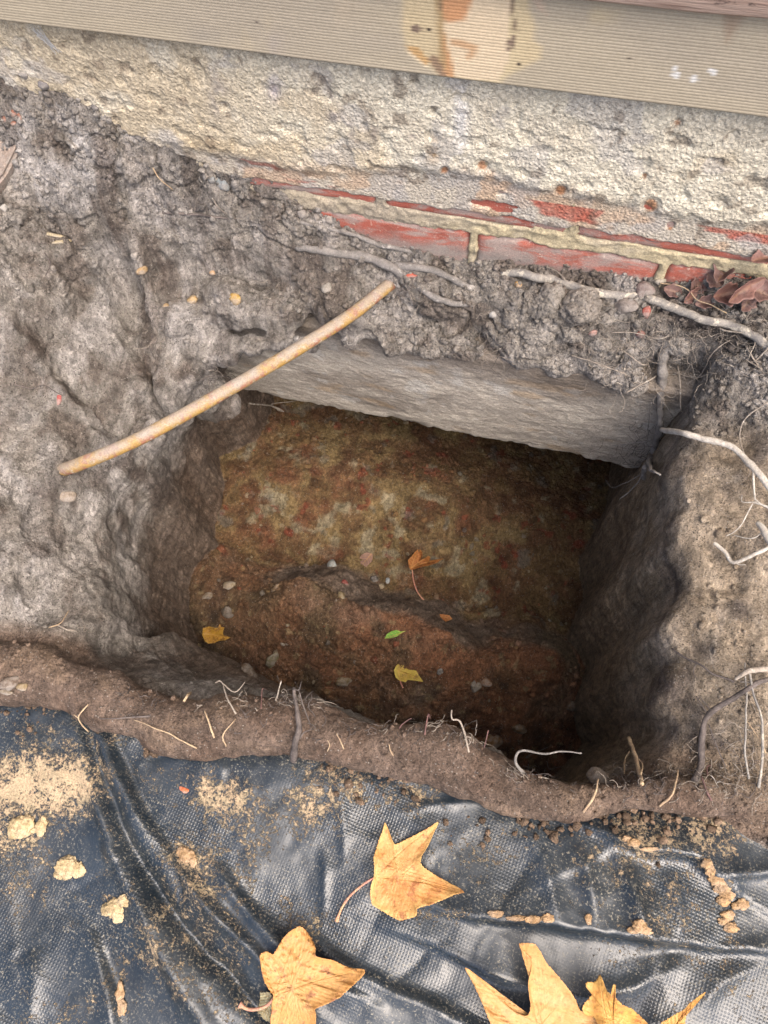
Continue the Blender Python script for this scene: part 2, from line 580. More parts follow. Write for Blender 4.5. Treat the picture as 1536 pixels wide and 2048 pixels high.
# drop what lies behind the wall above the cavity, or buried deep outside the picture
cx = TV[TF].mean(1)
keep = ~((cx[:, 1] > 0.02) & (cx[:, 2] > ZB + .02)) & (cx[:, 2] > -.82)
TF = TF[keep]
tmp = mesh_obj("tmp", TV, TF)
sub = tmp.modifiers.new("s", 'SUBSURF')
sub.levels = sub.render_levels = 1
dg = bpy.context.evaluated_depsgraph_get()
tm = bpy.data.meshes.new_from_object(tmp.evaluated_get(dg))
bpy.data.objects.remove(tmp)
nV = len(tm.vertices)
V = np.empty(nV * 3, np.float32); tm.vertices.foreach_get("co", V); V = V.reshape(-1, 3).astype(float)
N = np.empty(nV * 3, np.float32); tm.vertices.foreach_get("normal", N); N = N.reshape(-1, 3).astype(float)
up = N[:, 2]
pix = px_of(V)
u, v = pix[:, 0], pix[:, 1]
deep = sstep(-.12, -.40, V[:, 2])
floor_m = sstep(.45, .75, up) * sstep(-.40, -.45, V[:, 2])
ledge = sstep(-.17, -.12, V[:, 1]) * sstep(-.50, -.42, V[:, 0]) * sstep(-.09, -.05, V[:, 2]) * (.3 + .7 * sstep(-.30, -.08, V[:, 0]))
wall_m = sstep(.75, .45, up)
bq = np.full(nV, 1e9)
for q in BERM_P:
    bq = np.minimum(bq, np.hypot(V[:, 0] - q[0], V[:, 1] - q[1]))
berm_m = sstep(.06, .035, bq) * sstep(-.07, -.03, V[:, 2])
heap = sstep(-.25, -.12, V[:, 1]) * sstep(.03, .08, V[:, 2])
crumb = np.clip(ledge + heap * .45 + floor_m * 0.7 + .15, 0, 1) * (1 - berm_m * .8)
VW = V + .007 * np.stack([fbm(V, .02, 3, 61), fbm(V, .02, 3, 62), fbm(V, .02, 3, 63)], -1)
w1, w2 = worley(VW, 0.017, 5)
x1, x2 = worley(VW, 0.0075, 8)
d = (0.008 - .003 * ledge) * fbm(V, 0.06, 4, 31) + 0.0028 * fbm(V, 0.014, 3, 33)
d += crumb * sstep(-.35, .3, fbm(V, .05, 2, 64)) * (0.0032 * (0.55 - w1) - 0.003 * sstep(.08, .0, w2 - w1) + 0.0030 * (0.5 - x1)) + .0016 * np.abs(fbm(V, .006, 2, 65))
rid = 1 - np.abs(fbm(V, 0.07, 3, 77))
d -= (1 - berm_m) * 0.008 * sstep(.95, .995, rid) * (0.05 + 0.95 * np.clip(ledge + heap, 0, 1))
d += wall_m * (1 - ledge) * (0.0045 * fbm(V, 0.03, 4, 41, st=(1, 1, .16)) + 0.0016 * fbm(V, .008, 2, 43, st=(1, 1, .12)))
bankm = (1 - floor_m) * (1 - berm_m) * (1 - ledge) * (1 - .6 * heap)
cre = np.abs(fbm(V + .02 * np.stack([fbm(V, .05, 2, 81), fbm(V, .05, 2, 82), fbm(V, .05, 2, 83)], -1), .085, 4, 84))
d += bankm * (.008 * (np.minimum(cre, .35) - .16))
d += bankm * .0028 * fbm(V, .02, 3, 85, st=(1, .2, .25))
d += floor_m * (.006 * np.abs(fbm(V, .04, 4, 86)) + .005 * np.maximum(0, .45 - worley(VW, .024, 87)[0]))
d += berm_m * (.006 * fbm(V, .03, 4, 88) + .004 * np.minimum(np.abs(fbm(V, .05, 3, 89)), .3))
flu = np.abs(fbm(V, .075, 3, 131, st=(1, 1, .12)))
d += wall_m * (1 - ledge) * (1 - berm_m) * .016 * (np.minimum(flu, .4) - .2)
cut = fbm(V, .11, 2, 132, st=(1, .5, .4)) * 3.2
d += bankm * (1 - wall_m) * .006 * (np.floor(cut) + sstep(.80, 1.0, cut - np.floor(cut)) - cut)
sco = worley(V * np.array([1, 1, .55]), 0.11, 55)[0]
d += wall_m * (1 - ledge) * (1 - berm_m) * 0.012 * (sco - .5)
d *= (1 - 0.45 * berm_m) * (1 - .45 * sstep(.12, .20, V[:, 0]) * (1 - ledge))
V2 = V + N * d[:, None]

# base colours of the different earths
cl = np.tile(lin(151, 144, 135), (nV, 1)) * .68
n_big = fbm(V, .12, 3, 90)
n_mid = fbm(V, .045, 4, 91)
n_sm = fbm(V, .012, 3, 92)
def over(c, m):
    global cl
    cl = cl * (1 - m[:, None]) + np.asarray(c) * m[:, None]
K = .69
over(lin(170, 164, 158) * K, sstep(.0, .35, n_mid + .25 * n_big) * .65 * (1 - deep))
over(lin(112, 101, 92) * K, sstep(.08, .4, -n_mid + .3 * n_sm) * .75 * (1 - deep))
over(lin(182, 178, 174) * K, np.exp(-((u - 190) / 150) ** 2 - ((v - 290) / 120) ** 2) * sstep(-.2, .3, n_mid) * .8)
over(lin(96, 92, 90) * K, np.exp(-((u - 330) / 120) ** 2 - ((v - 330) / 90) ** 2) * sstep(-.1, .25, n_sm + n_mid) * .6)
stv = fbm(V, .022, 4, 121, st=(1, .55, .12)); stb = fbm(V, .02, 4, 122, st=(1, .16, .3))
over(lin(98, 86, 78) * K, wall_m * (1 - ledge) * sstep(.02, .35, stv) * .7)
over(lin(186, 178, 170) * K, wall_m * (1 - ledge) * sstep(.12, .42, -stv) * .6)
over(lin(104, 94, 86) * K, bankm * (1 - wall_m) * sstep(.05, .4, stb) * .55)
over(lin(186, 180, 174) * K, bankm * (1 - wall_m) * sstep(.12, .42, -stb) * .6)
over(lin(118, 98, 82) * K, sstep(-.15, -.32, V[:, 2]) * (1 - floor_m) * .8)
over(lin(110, 90, 76) * K, berm_m * .85)
over(lin(150, 128, 108) * K, berm_m * sstep(.05, .35, n_mid) * .6)
over(lin(174, 156, 132) * K, sstep(.15, .22, V[:, 0]) * sstep(-.16, -.04, V[:, 2]) * sstep(-.3, .3, n_mid + .3) * .75 * sstep(-.56, -.5, V[:, 1]) * sstep(-.12, -.2, V[:, 1]))
over(lin(158, 140, 112) * K, sstep(.08, .16, V[:, 0]) * sstep(-.03, -.12, V[:, 2]) * (1 - floor_m) * .6)
# pit floor: rusty clay bench in front, mottled ochre clay behind it
over(lin(140, 106, 78) * K, floor_m)
rb = np.array([np.append(Z(x, y, -.5)[:2], 0) for x, y in [(400, 1118), (600, 1140), (750, 1190), (900, 1250), (1110, 1290), (1250, 1320)]])
behind = V[:, 1] - np.interp(V[:, 0], rb[:, 0], rb[:, 1])
bk = sstep(.0, .02, behind)
core = np.exp(-((V[:, 0] + .22) / .20) ** 2 - ((V[:, 1] + .17) / .12) ** 2)          # the paler, ochre middle of the back clay
over(lin(148, 120, 84) * K, floor_m * bk * sstep(-.25, .25, n_mid))
over(lin(174, 150, 106) * K, floor_m * bk * sstep(-.1, .4, fbm(V, .05, 4, 101) + core * .5 - .1) * .8)
over(lin(116, 84, 60) * K, floor_m * bk * sstep(.05, .35, fbm(V, .04, 4, 104)) * .7)
over(lin(192, 180, 150) * K, floor_m * bk * sstep(.18, .46, fbm(V, .03, 5, 111) + .25 * core - .1) * .75)
over(lin(144, 90, 68) * K, floor_m * bk * sstep(.22, .46, fbm(V, .06, 5, 102)) * .45)
over(lin(158, 74, 58) * K, floor_m * bk * sstep(.40, .52, fbm(V, .028, 4, 112)) * .6)
over(lin(160, 160, 150) * K, floor_m * bk * sstep(.30, .48, fbm(V, .034, 5, 103)) * .4)
over(lin(162, 114, 84) * K, floor_m * (1 - bk) * sstep(-.12, .3, fbm(V, .08, 3, 105) + (V[:, 0] + .15) * 1.0) * .85)
over(lin(122, 104, 80) * K, floor_m * (1 - bk) * sstep(-.1, .2, fbm(V, .05, 3, 115) - (V[:, 0] + .2) * 1.5) * .8)
over(lin(84, 74, 66) * K, floor_m * (1 - bk) * sstep(.18, .45, fbm(V, .03, 5, 106, .6)) * .6)
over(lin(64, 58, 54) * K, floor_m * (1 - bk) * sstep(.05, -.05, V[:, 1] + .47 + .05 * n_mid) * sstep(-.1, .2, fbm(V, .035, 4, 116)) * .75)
over(lin(166, 122, 92) * K, floor_m * (1 - bk) * sstep(-.2, .35, n_big) * .45)
over(lin(176, 156, 118) * K, floor_m * (1 - bk) * sstep(.34, .5, fbm(V, .012, 3, 107)) * .6)
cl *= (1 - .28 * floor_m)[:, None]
V_T, N_T = V2, N
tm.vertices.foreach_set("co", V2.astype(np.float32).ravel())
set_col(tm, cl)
tm.polygons.foreach_set("use_smooth", np.ones(len(tm.polygons), dtype=bool))
tm.materials.clear()
tm.materials.append(M_SOIL)
tm.name = "excavated_ground"
tm.update()
ground = bpy.data.objects.new("excavated_ground", tm)
COL.objects.link(ground)
ground['kind'] = 'structure'

# garden round the excavation, beyond the picture: four sheets joined round the hole
gs = 6.0
def sheet(x0, x1, y0, y1, z, n=24):
    X, Y = np.meshgrid(np.linspace(x0, x1, n), np.linspace(y0, y1, n), indexing='ij')
    return np.stack([X.ravel(), Y.ravel(), np.full(X.size, z)], -1), [tuple(q) for q in grid_faces(n, n)]
gv, gf = join([sheet(-gs, -1.04, -gs, 0.02, -.02), sheet(.74, gs, -gs, 0.02, -.02), sheet(-1.04, .74, -gs, -.69, -.02)])
o = mesh_obj("garden_ground", gv, gf, M_SOIL, col=np.tile(lin(120, 106, 94) * .5, (len(gv), 1)))
o['kind'] = 'structure'

# ------------------------------------------------------------------ concrete footing
def footing():
    prof = []
    def seg(a, b, n):
        for i in range(n):
            t = i / n
            prof.append((a[0] + (b[0] - a[0]) * t, a[1] + (b[1] - a[1]) * t))
    seg((.26, ZTOP), (.0, ZTOP), 20)
    seg((.0, ZTOP), (YF + .004, ZTOP), 24)
    seg((YF + .004, ZTOP), (YF, ZTOP - .004), 3)
    seg((YF, ZTOP - .004), (YF + .004, ZB + .003), 90)
    seg((YF + .004, ZB + .003), (YF + .008, ZB), 3)
    seg((YF + .008, ZB), (.0, ZB), 30)
    seg((.0, ZB), (.26, ZB), 20)
    prof = np.array(prof)
    xs = np.linspace(-.75, .45, 430)
    V = np.stack([np.repeat(xs, len(prof)), np.tile(prof[:, 0], len(xs)), np.tile(prof[:, 1], len(xs))], -1)
    nrm = np.gradient(prof, axis=0)
    nrm = np.stack([nrm[:, 1], -nrm[:, 0]], -1)
    nrm /= np.linalg.norm(nrm, axis=1)[:, None]
    nn = np.tile(nrm, (len(xs), 1))
    d = .004 * fbm(V, .10, 3, 201) + .0020 * fbm(V, .022, 4, 202, st=(.6, 1, 1)) + .0008 * fbm(V, .006, 2, 203)
    edge = np.exp(-((V[:, 2] - ZB) / .012) ** 2) * sstep(.0, -.05, V[:, 1])
    d -= edge * .006 * np.clip(fbm(V, .02, 4, 204) + .35, 0, 1)
    V[:, 1] -= -d * nn[:, 0]
    V[:, 2] += d * nn[:, 1]
    V[:, 2] += edge * (.003 * fbm(V, .03, 3, 207))
    c = np.tile(lin(168, 160, 148) * .92, (len(V), 1))
    def ov(cc, m):
        nonlocal c
        c = c * (1 - m[:, None]) + np.asarray(cc) * m[:, None]
    a, b = fbm(V, .09, 4, 205, st=(.5, 1, 1)), fbm(V, .03, 4, 206, st=(.4, 1, 1))
    ov(lin(128, 120, 110) * .92, sstep(.0, .35, a) * .7)
    ov(lin(190, 182, 168) * .92, sstep(.1, .4, b) * .6)
    ov(lin(160, 136, 104) * .92, sstep(.2, .45, -b + .2 * a) * .5)
    ov(lin(186, 184, 178) * .92, sstep(.28, .45, fbm(V, .03, 4, 209)) * .45)
    ov(lin(120, 108, 96) * .75, sstep(-.13, -.06, V[:, 2] + .03 * a) * .75)
    F = grid_faces(len(xs), len(prof))
    t = NT("footing_concrete")
    col = t.attr()
    sv = t.map((80, 200, 200))
    st = t.noise(1.0, 5, .7, vec=sv, dist=.5)
    col = t.mul(col, t.math('MULTIPLY', t.rng(st, .3, .7, .80, 1.16), t.rng(t.noise(420, 5, .75), .3, .7, .72, 1.26)))
    h = t.math('ADD', st, t.noise(260, 6, .7))
    b_ = t.bump(h, .0035, .9)
    m = t.done(col, .92, b_, .25)
    return mesh_obj("concrete_footing", V, F, m, col=c)
tag(footing(), "grey concrete footing with a straight lower edge overhanging the dark pit", "footing")

# ------------------------------------------------------------------ foundation wall: bricks, mortar and worn render
wall = empty("foundation_wall", (0, 0, 0))
tag(wall, "rendered brick foundation wall under the ribbed board, red brick showing along its foot", "wall")
def box_grid(x0, x1, y0, y1, z0, z1):
    bm = bmesh.new()
    bmesh.ops.create_cube(bm, size=1)
    for q in bm.verts:
        q.co = ((x0 + x1) / 2 + q.co.x * (x1 - x0), (y0 + y1) / 2 + q.co.y * (y1 - y0), (z0 + z1) / 2 + q.co.z * (z1 - z0))
    return bm
t = NT("wall_core_mortar")
M_CORE = t.done(t.mul(t.mix(0.0, (.36, .31, .22), (.3, .25, .2)), t.rng(t.noise(200, 4, .7), .3, .7, .7, 1.2)), .95)
bm = box_grid(-3.2, 3.2, .02, .23, -.05, .46)
me = bpy.data.meshes.new("wall_core"); bm.to_mesh(me); bm.free(); me.materials.append(M_CORE)
o = bpy.data.objects.new("wall_core", me); COL.objects.link(o); o.parent = wall

t = NT("red_brick")
oi = t.n('ShaderNodeObjectInfo').outputs['Random']
base = t.mix(t.rng(t.noise(28, 5, .65), .35, .65), (.37, .10, .068), (.27, .085, .06))
base = t.mix(t.rng(oi, 0, 1, 0, .45), base, (.38, .12, .08))
dust = t.rng(t.noise(22, 6, .7, vec=t.map((.55, 1, 1.3)), dist=.4), .43, .60)
base = t.mix(t.math('MULTIPLY', dust, .9), base, (.30, .25, .215))
base = t.mix(t.math('MULTIPLY', t.rng(t.noise(150, 5, .75), .56, .70), .7), base, (.46, .40, .32))
zc = t.n('ShaderNodeSeparateXYZ'); t.l(t.co, zc.inputs[0])
low = t.rng(t.math('ADD', zc.outputs[2], t.math('MULTIPLY', t.noise(40, 4, .6), .04)), .088, .066)
base = t.mix(t.math('MULTIPLY', low, .75), base, (.22, .195, .17))
base = t.mul(base, t.rng(t.noise(600, 3, .7), .3, .7, .8, 1.2))
M_BRICK = t.done(base, .9, t.bump(t.noise(240, 6, .7), .0018, .8), .25)
C1, C2, C3 = (.006, .088), (.105, .181), (.198, .274)
def brick(x0, x1, zz, seed):
    n1, n2 = 44, 16
    X, Zz = np.meshgrid(np.linspace(0, 1, n1), np.linspace(0, 1, n2), indexing='ij')
    ex = np.minimum(X, 1 - X) * (x1 - x0); ez = np.minimum(Zz, 1 - Zz) * (zz[1] - zz[0])
    e = np.minimum(ex, ez).ravel()
    P = np.stack([(x0 + X * (x1 - x0)).ravel(), np.zeros(X.size), (zz[0] + Zz * (zz[1] - zz[0])).ravel()], -1)
    P[:, 1] = .0035 * np.exp(-(e / .003) ** 2) - .0012 * fbm(P, .02, 3, seed) - .0008 * fbm(P, .1, 2, seed + 3)
    inner = e <= 1e-9
    bk = P.copy(); bk[:, 1] = .05
    F = [tuple(q) for q in grid_faces(n1, n2)]
    ring = [i * n2 for i in range(n1)] + [(n1 - 1) * n2 + j for j in range(1, n2)] + [i * n2 + n2 - 1 for i in range(n1 - 2, -1, -1)] + [j for j in range(n2 - 2, 0, -1)]
    off = len(P)
    ringb = [off + i for i in range(len(ring))]
    V = np.vstack([P, bk[ring]])
    for i in range(len(ring)):
        j = (i + 1) % len(ring)
        F.append((ring[j], ring[i], ringb[i], ringb[j]))
    o = mesh_obj("brick", V, F, M_BRICK, wall)
    return o
JX1, JX2 = -.097, .013
k = 0
for zz, jx in ((C1, JX1), (C2, JX2), (C3, JX1)):
    for i in range(-4, 4):
        k += 1
        brick(jx + i * .22 + .005, jx + (i + 1) * .22 - .005, zz, 300 + k)

def wall_sheet(name, xs, zs, thick, colf, mat):
    X, Zz = np.meshgrid(xs, zs, indexing='ij')
    P = np.stack([X.ravel(), np.zeros(X.size), Zz.ravel()], -1)
    th = thick(P)
    P[:, 1] = -th
    return mesh_obj(name, P, grid_faces(len(xs), len(zs)), mat, wall, col=colf(P, th))
def joint_mask(P):
    m = np.zeros(len(P))
    for zc_ in (.0965, .1895):
        m = np.maximum(m, sstep(.0135, .0095, np.abs(P[:, 2] - zc_ + .007 * fbm(P, .04, 5, 401)) * (1 + .25 * fbm(P, .012, 3, 407))))
    for zz, jx in ((C1, JX1), (C2, JX2)):
        fx = (P[:, 0] - jx + .11) % .22 - .11
        m = np.maximum(m, sstep(.0075, .0045, np.abs(fx + .002 * fbm(P, .015, 2, 402))) * (P[:, 2] > zz[0] - .004) * (P[:, 2] < zz[1] + .004))
    return m
def mortar_th(P):
    m = joint_mask(P)
    nearj = sstep(.030, .012, np.abs(P[:, 2] - .0965)) * (P[:, 2] > .07)
    m = np.maximum(m, .86 * nearj * sstep(.12, .28, fbm(P, .045, 5, 431, st=(.5, 1, 1))))
    return -.009 + m * (.0100 + .0024 * fbm(P, .012, 4, 403) + .001 * fbm(P, .004, 2, 404))
def mortar_col(P, th):
    c = np.tile(lin(210, 195, 160) * .64, (len(P), 1))
    a = sstep(-.05, .25, fbm(P, .04, 5, 405))[:, None]
    c = c * (1 - a * .6) + lin(190, 178, 156) * .7 * a * .6
    left = sstep(-.10, -.22, P[:, 0] + .05 * fbm(P, .05, 3, 409))[:, None]
    return c * (1 - left * .55) + lin(176, 164, 150) * .7 * left * .55
t = NT("sandy_mortar")
c_ = t.mul(t.attr(), t.math('MULTIPLY', t.rng(t.noise(500, 4, .75), .3, .7, .66, 1.3), t.rng(t.noise(90, 4, .7), .3, .7, .85, 1.12)))
M_MORT = t.done(c_, .95, t.bump(t.noise(420, 6, .75), .0022, .9), .2)
wall_sheet("mortar", np.arange(-.98, .66, .0019), np.arange(.0, .212, .0019), mortar_th, mortar_col, M_MORT)

def render_edge(P):
    """height above which the thick render coat still holds"""
    Q = P.copy(); Q[:, 2] = 0
    return .166 + .012 * fbm(Q, .12, 3, 411) + .008 * fbm(Q, .025, 3, 412) + .02 * sstep(-.05, -.30, P[:, 0]) * -1 + .012 * sstep(-.02, -.14, P[:, 0]) * sstep(-.30, -.2, P[:, 0])
def render_th(P):
    z0 = render_edge(P)
    thick = sstep(-.004, .012, P[:, 2] - z0 + .004 * fbm(P, .01, 2, 413))
    thin = sstep(.112, .124, P[:, 2] + .006 * fbm(P, .02, 3, 414))
    holes = sstep(.10, .26, fbm(P, .035, 4, 415, st=(.45, 1, 1)) + .34 * sstep(.130, .112, P[:, 2]) - .31)
    th = -.008 + thin * (.0105 - .006 * holes * (1 - thick)) + thick * .0048
    r = .0006 * fbm(P, .014, 3, 416) + .0006 * fbm(P, .0045, 2, 417)
    pit = sstep(.26, .42, fbm(P, .016, 2, 418)) * .0022
    chips = np.zeros(len(P))
    for (px, py, r_) in CHIPS:
        q = Yp(px, py, -.005)
        dd = np.hypot((P[:, 0] - q[0]), (P[:, 2] - q[2]) * .8)
        chips = np.maximum(chips, sstep(1.0, .6, dd / (r_ * .72 / FPX * 1.6)))
    return th + (r * (.5 + .8 * thick) - pit * thick) * (.25 + .75 * thin) - chips * .0035
CHIPS = [(965, 330, 11), (1122, 380, 11), (1302, 410, 15), (1340, 455, 6), (890, 340, 8), (1355, 245, 7), (1290, 350, 5)]
def render_col(P, th):
    c = np.tile(lin(213, 205, 184) * .85, (len(P), 1))
    def ov(cc, m):
        nonlocal c
        c = c * (1 - m[:, None]) + np.asarray(cc) * m[:, None]
    a, b, s_ = fbm(P, .12, 3, 421), fbm(P, .035, 4, 422), fbm(P, .010, 3, 423)
    pp = px_of(P)
    ov(lin(188, 168, 136) * .80, sstep(.0, .3, a + .4 * b) * .5)
    ov(lin(176, 156, 124) * .8, sstep(-.22, -.42, P[:, 0]) * sstep(-.3, .2, b + .3) * .6)
    ov(lin(120, 100, 80) * .7, sstep(.285, .312, P[:, 2]) * sstep(.1, .3, s_ + .5 * b) * .75)          # broken brown blotches, coming in close under the board
    ov(lin(196, 186, 166) * .85, sstep(.0, .25, -b) * .5)
    z0 = render_edge(P)
    grey = sstep(.024, -.006, P[:, 2] - z0 + .018 * b)
    ov(lin(190, 180, 164) * .80, grey * .85)
    ov(lin(182, 174, 166) * .80, grey * sstep(.0, .25, fbm(P, .05, 3, 424)) * .6)
    ov(lin(198, 164, 130) * .80, grey * sstep(.12, .3, fbm(P, .04, 3, 425)) * .6)
    ov(lin(168, 78, 62) * .85, (P[:, 2] < .155) * grey * sstep(.22, .34, fbm(P, .03, 4, 426, st=(.35, 1, 1)) + .18 * sstep(.15, .12, P[:, 2])) * .85)
    ov(lin(176, 172, 168) * .80, sstep(.28, .42, fbm(P, .045, 4, 427)) * .5)
    ov(lin(104, 88, 74) * .7, sstep(.30, .40, fbm(P, .016, 3, 428)) * .55)
    for (px, py, r_) in CHIPS:
        ov(lin(178, 124, 84) * .80, sstep(1.3, .8, np.hypot(pp[:, 0] - px, pp[:, 1] - py) / (r_ * .8)) * .9)
    for (px, py, sx, sy, cc) in [(748, 262, 13, 30, (118, 108, 102)), (640, 172, 30, 12, (118, 110, 104)), (548, 180, 14, 22, (160, 152, 156)), (437, 195, 18, 40, (150, 142, 136)), (668, 232, 14, 22, (150, 142, 138)),
                                 (700, 262, 10, 16, (150, 142, 138)), (826, 266, 9, 11, (128, 116, 116)), (922, 230, 16, 80, (216, 214, 210)), (866, 300, 14, 24, (180, 150, 110))]:
        ov(lin(*cc) * .80, np.exp(-((pp[:, 0] - px) / sx) ** 2 - ((pp[:, 1] - py) / sy) ** 2) * sstep(-.35, .15, s_ + b) * .85)
    return c
t = NT("worn_render")
c_ = t.attr()
pk = t.rng(t.noise(330, 3, .6), .40, .60)
gs = t.rng(t.noise(16, 6, .72), .45, .7)
c_ = t.mix(t.math('MULTIPLY', gs, .35), c_, (.42, .36, .27))
c_ = t.mul(c_, t.math('MULTIPLY', t.rng(pk, 0, 1, .78, 1.12), t.rng(t.noise(900, 3, .7), .3, .7, .82, 1.16)))
sp = t.math('MULTIPLY', t.rng(t.vor(210), .16, .08), t.rng(t.noise(30, 3, .6), .48, .62))
c_ = t.mix(t.math('MULTIPLY', sp, .7), c_, (.10, .075, .055))
hh = t.math('ADD', t.math('MULTIPLY', pk, .5), t.math('ADD', t.noise(500, 4, .7), t.math('MULTIPLY', t.rng(t.vor(260), .1, .75, 1, 0), .9)))
M_REND = t.done(c_, .93, t.bump(hh, .0009, .9), .2)
wall_sheet("render_coat", np.arange(-1.0, .68, .0019), np.arange(.106, .385, .0019), render_th, render_col, M_REND)

# ------------------------------------------------------------------ ribbed cladding board
YB = -.024
ZB0 = Yp(768, 140, YB)[2]
pt = Yp(1500, 30, YB)
BH = pt[2] - ZB0
def board():
    nr = 30
    per = 7
    n = nr * per
    zz = np.linspace(0, BH, n + 1)
    ph = (np.arange(n + 1) / per) % 1.0
    yy = YB + .0006 - .00036 * np.sqrt(np.clip(1 - (2 * ph - 1) ** 2 * .96, 0, 1))
    prof = [(-.001, ZB0 + .0025), (YB + .004, ZB0 - .0005), (YB + .0015, ZB0 - .0003)] + [(a, ZB0 + .001 + b) for a, b in zip(yy, zz)] + [(-.001, ZB0 + BH + .001)]
    prof = np.array(prof)
    xs = np.concatenate([np.linspace(-3.2, -.9, 8)[:-1], np.arange(-.9, .62, .0034), np.linspace(.62, 3.2, 8)])
    V = np.stack([np.repeat(xs, len(prof)), np.tile(prof[:, 0], len(xs)), np.tile(prof[:, 1], len(xs))], -1)
    Q = V.copy(); Q[:, 1] = 0
    V[:, 1] += .0012 * fbm(Q, .35, 2, 501)
    V[:, 2] += .0010 * fbm(Q * np.array([1, 0, 0]), .2, 2, 502)
    p = px_of(V) + 4 * np.stack([fbm(Q, .02, 3, 503), fbm(Q, .02, 3, 504)], -1)
    u, w = p[:, 0], p[:, 1]
    c = np.tile(lin(186, 174, 151) * .66, (len(V), 1))
    def ov(cc, m):
        nonlocal c
        c = c * (1 - m[:, None]) + np.asarray(cc) * .68 * m[:, None]
    def inp(poly, soft=3.0):
        return sstep(-soft, soft, poly_sd(poly, u, w))
    a = fbm(Q, .12, 4, 505, st=(.3, 1, 1))
    ov(lin(196, 181, 152), sstep(.05, .35, a) * .6)
    ov(lin(170, 160, 144), sstep(.05, .35, -a) * .5)
    fr = fbm(Q, .03, 3, 506, st=(1, 1, .25))
    patch = [(806, -20), (804, 60), (812, 98), (855, 135), (885, 155), (945, 160), (1000, 163), (1032, 142), (1080, 116), (1082, 92), (1068, 78), (1072, 52), (1060, 20), (1062, -20)]
    ov(lin(204, 186, 150), inp(patch, 8))
    ov(lin(222, 206, 166), inp(patch, 5) * sstep(.0, .3, fr) * .7)
    ov(lin(224, 204, 172), inp([(888, -20), (888, 150), (950, 158), (1000, 160), (1020, 120), (1018, -20)]) * .95)
    ov(lin(206, 152, 108), inp([(880, -20), (884, 40), (900, 46), (930, 40), (940, 10), (952, -20)], 6) * .95)
    ov(lin(196, 146, 100), inp([(884, 30), (886, 150), (908, 158), (900, 110), (888, 60)], 5) * .9)
    ov(lin(198, 158, 118), inp([(900, 78), (930, 82), (958, 92), (950, 112), (930, 120), (940, 100), (905, 92)], 5) * .85)
    ov(lin(170, 144, 104), inp([(872, -20), (874, 130), (890, 140), (888, -20)], 3) * .85)
    ov(lin(120, 96, 80), inp([(884, -20), (880, 20), (884, 22), (892, -20)], 3) * .6)
    ov(lin(112, 92, 84), sstep(11, 7, np.hypot(u - 832, w - 58)) * .85)
    ov(lin(138, 112, 92), inp([(854, 118), (868, 108), (880, 124), (892, 152), (884, 156), (866, 138)], 3) * .85)
    ov(lin(232, 214, 180), inp([(810, 102), (820, 104), (858, 136), (850, 136)], 2) * .9)
    ov(lin(196, 150, 90), inp([(812, 92), (835, 96), (858, 124), (850, 132), (822, 106)], 3) * .7)
    ov(lin(124, 104, 88), inp([(1014, -20), (1020, 12), (1026, 40), (1030, 60), (1034, 50), (1030, 20), (1028, -20)], 2) * .8)
    ov(lin(124, 104, 92), np.clip(inp([(1012, 96), (1024, 70), (1030, 68), (1032, 80), (1024, 102), (1016, 104)], 2) - inp([(1018, 96), (1026, 76), (1024, 94)], 2), 0, 1) * .9)
    ov(lin(196, 172, 150), inp([(1056, -20), (1080, -20), (1092, 30), (1078, 20)], 5) * .7)
    ov(lin(150, 122, 100), inp([(1448, 20), (1490, 30), (1470, 60), (1452, 90), (1450, 60)], 9) * .55)
    ov(lin(230, 230, 226), sum(sstep(1.0, .6, np.hypot((u - x) / sx, (w - y) / sy)) for x, y, sx, sy in [(1352, 152, 11, 9), (1351, 143, 5, 12), (1389, 160, 11, 8), (1389, 152, 4, 10), (1426, 145, 7, 10)]).clip(0, 1) * .9)
    for x, y, r in [(855, 60, 3), (1042, 60, 3), (1036, 128, 3), (515, 43, 2), (1260, 118, 2)]:
        ov(lin(60, 50, 46), sstep(r + 1.5, r - .5, np.hypot(u - x, w - y)))
    for x, y, sx, sy, cc in [(410, 75, 34, 20, (150, 144, 138)), (540, 90, 26, 26, (170, 160, 152)), (630, 92, 6, 18, (180, 130, 120)), (505, 60, 24, 30, (222, 200, 150)), (1180, 30, 60, 20, (206, 188, 150)), (690, 20, 60, 26, (206, 186, 156))]:
        ov(lin(*cc), np.exp(-((u - x) / sx) ** 2 - ((w - y) / sy) ** 2) * sstep(-.3, .2, fr) * .55)
    t = NT("ribbed_board_paint")
    cc = t.mul(t.attr(), t.math('MULTIPLY', t.rng(t.noise(1.0, 4, .65, vec=t.map((16, 200, 340))), .3, .7, .93, 1.05), t.rng(t.noise(420, 4, .7), .3, .7, .9, 1.08)))
    m = t.done(cc, .6, t.bump(t.noise(380, 4, .7), .0006, .6), .35)
    o = mesh_obj("cladding_board", V, grid_faces(len(xs), len(prof)), m, col=c)
    return tag(o, "ribbed cream timber board running along the wall above the render, with a peeled patch", "board")
board()
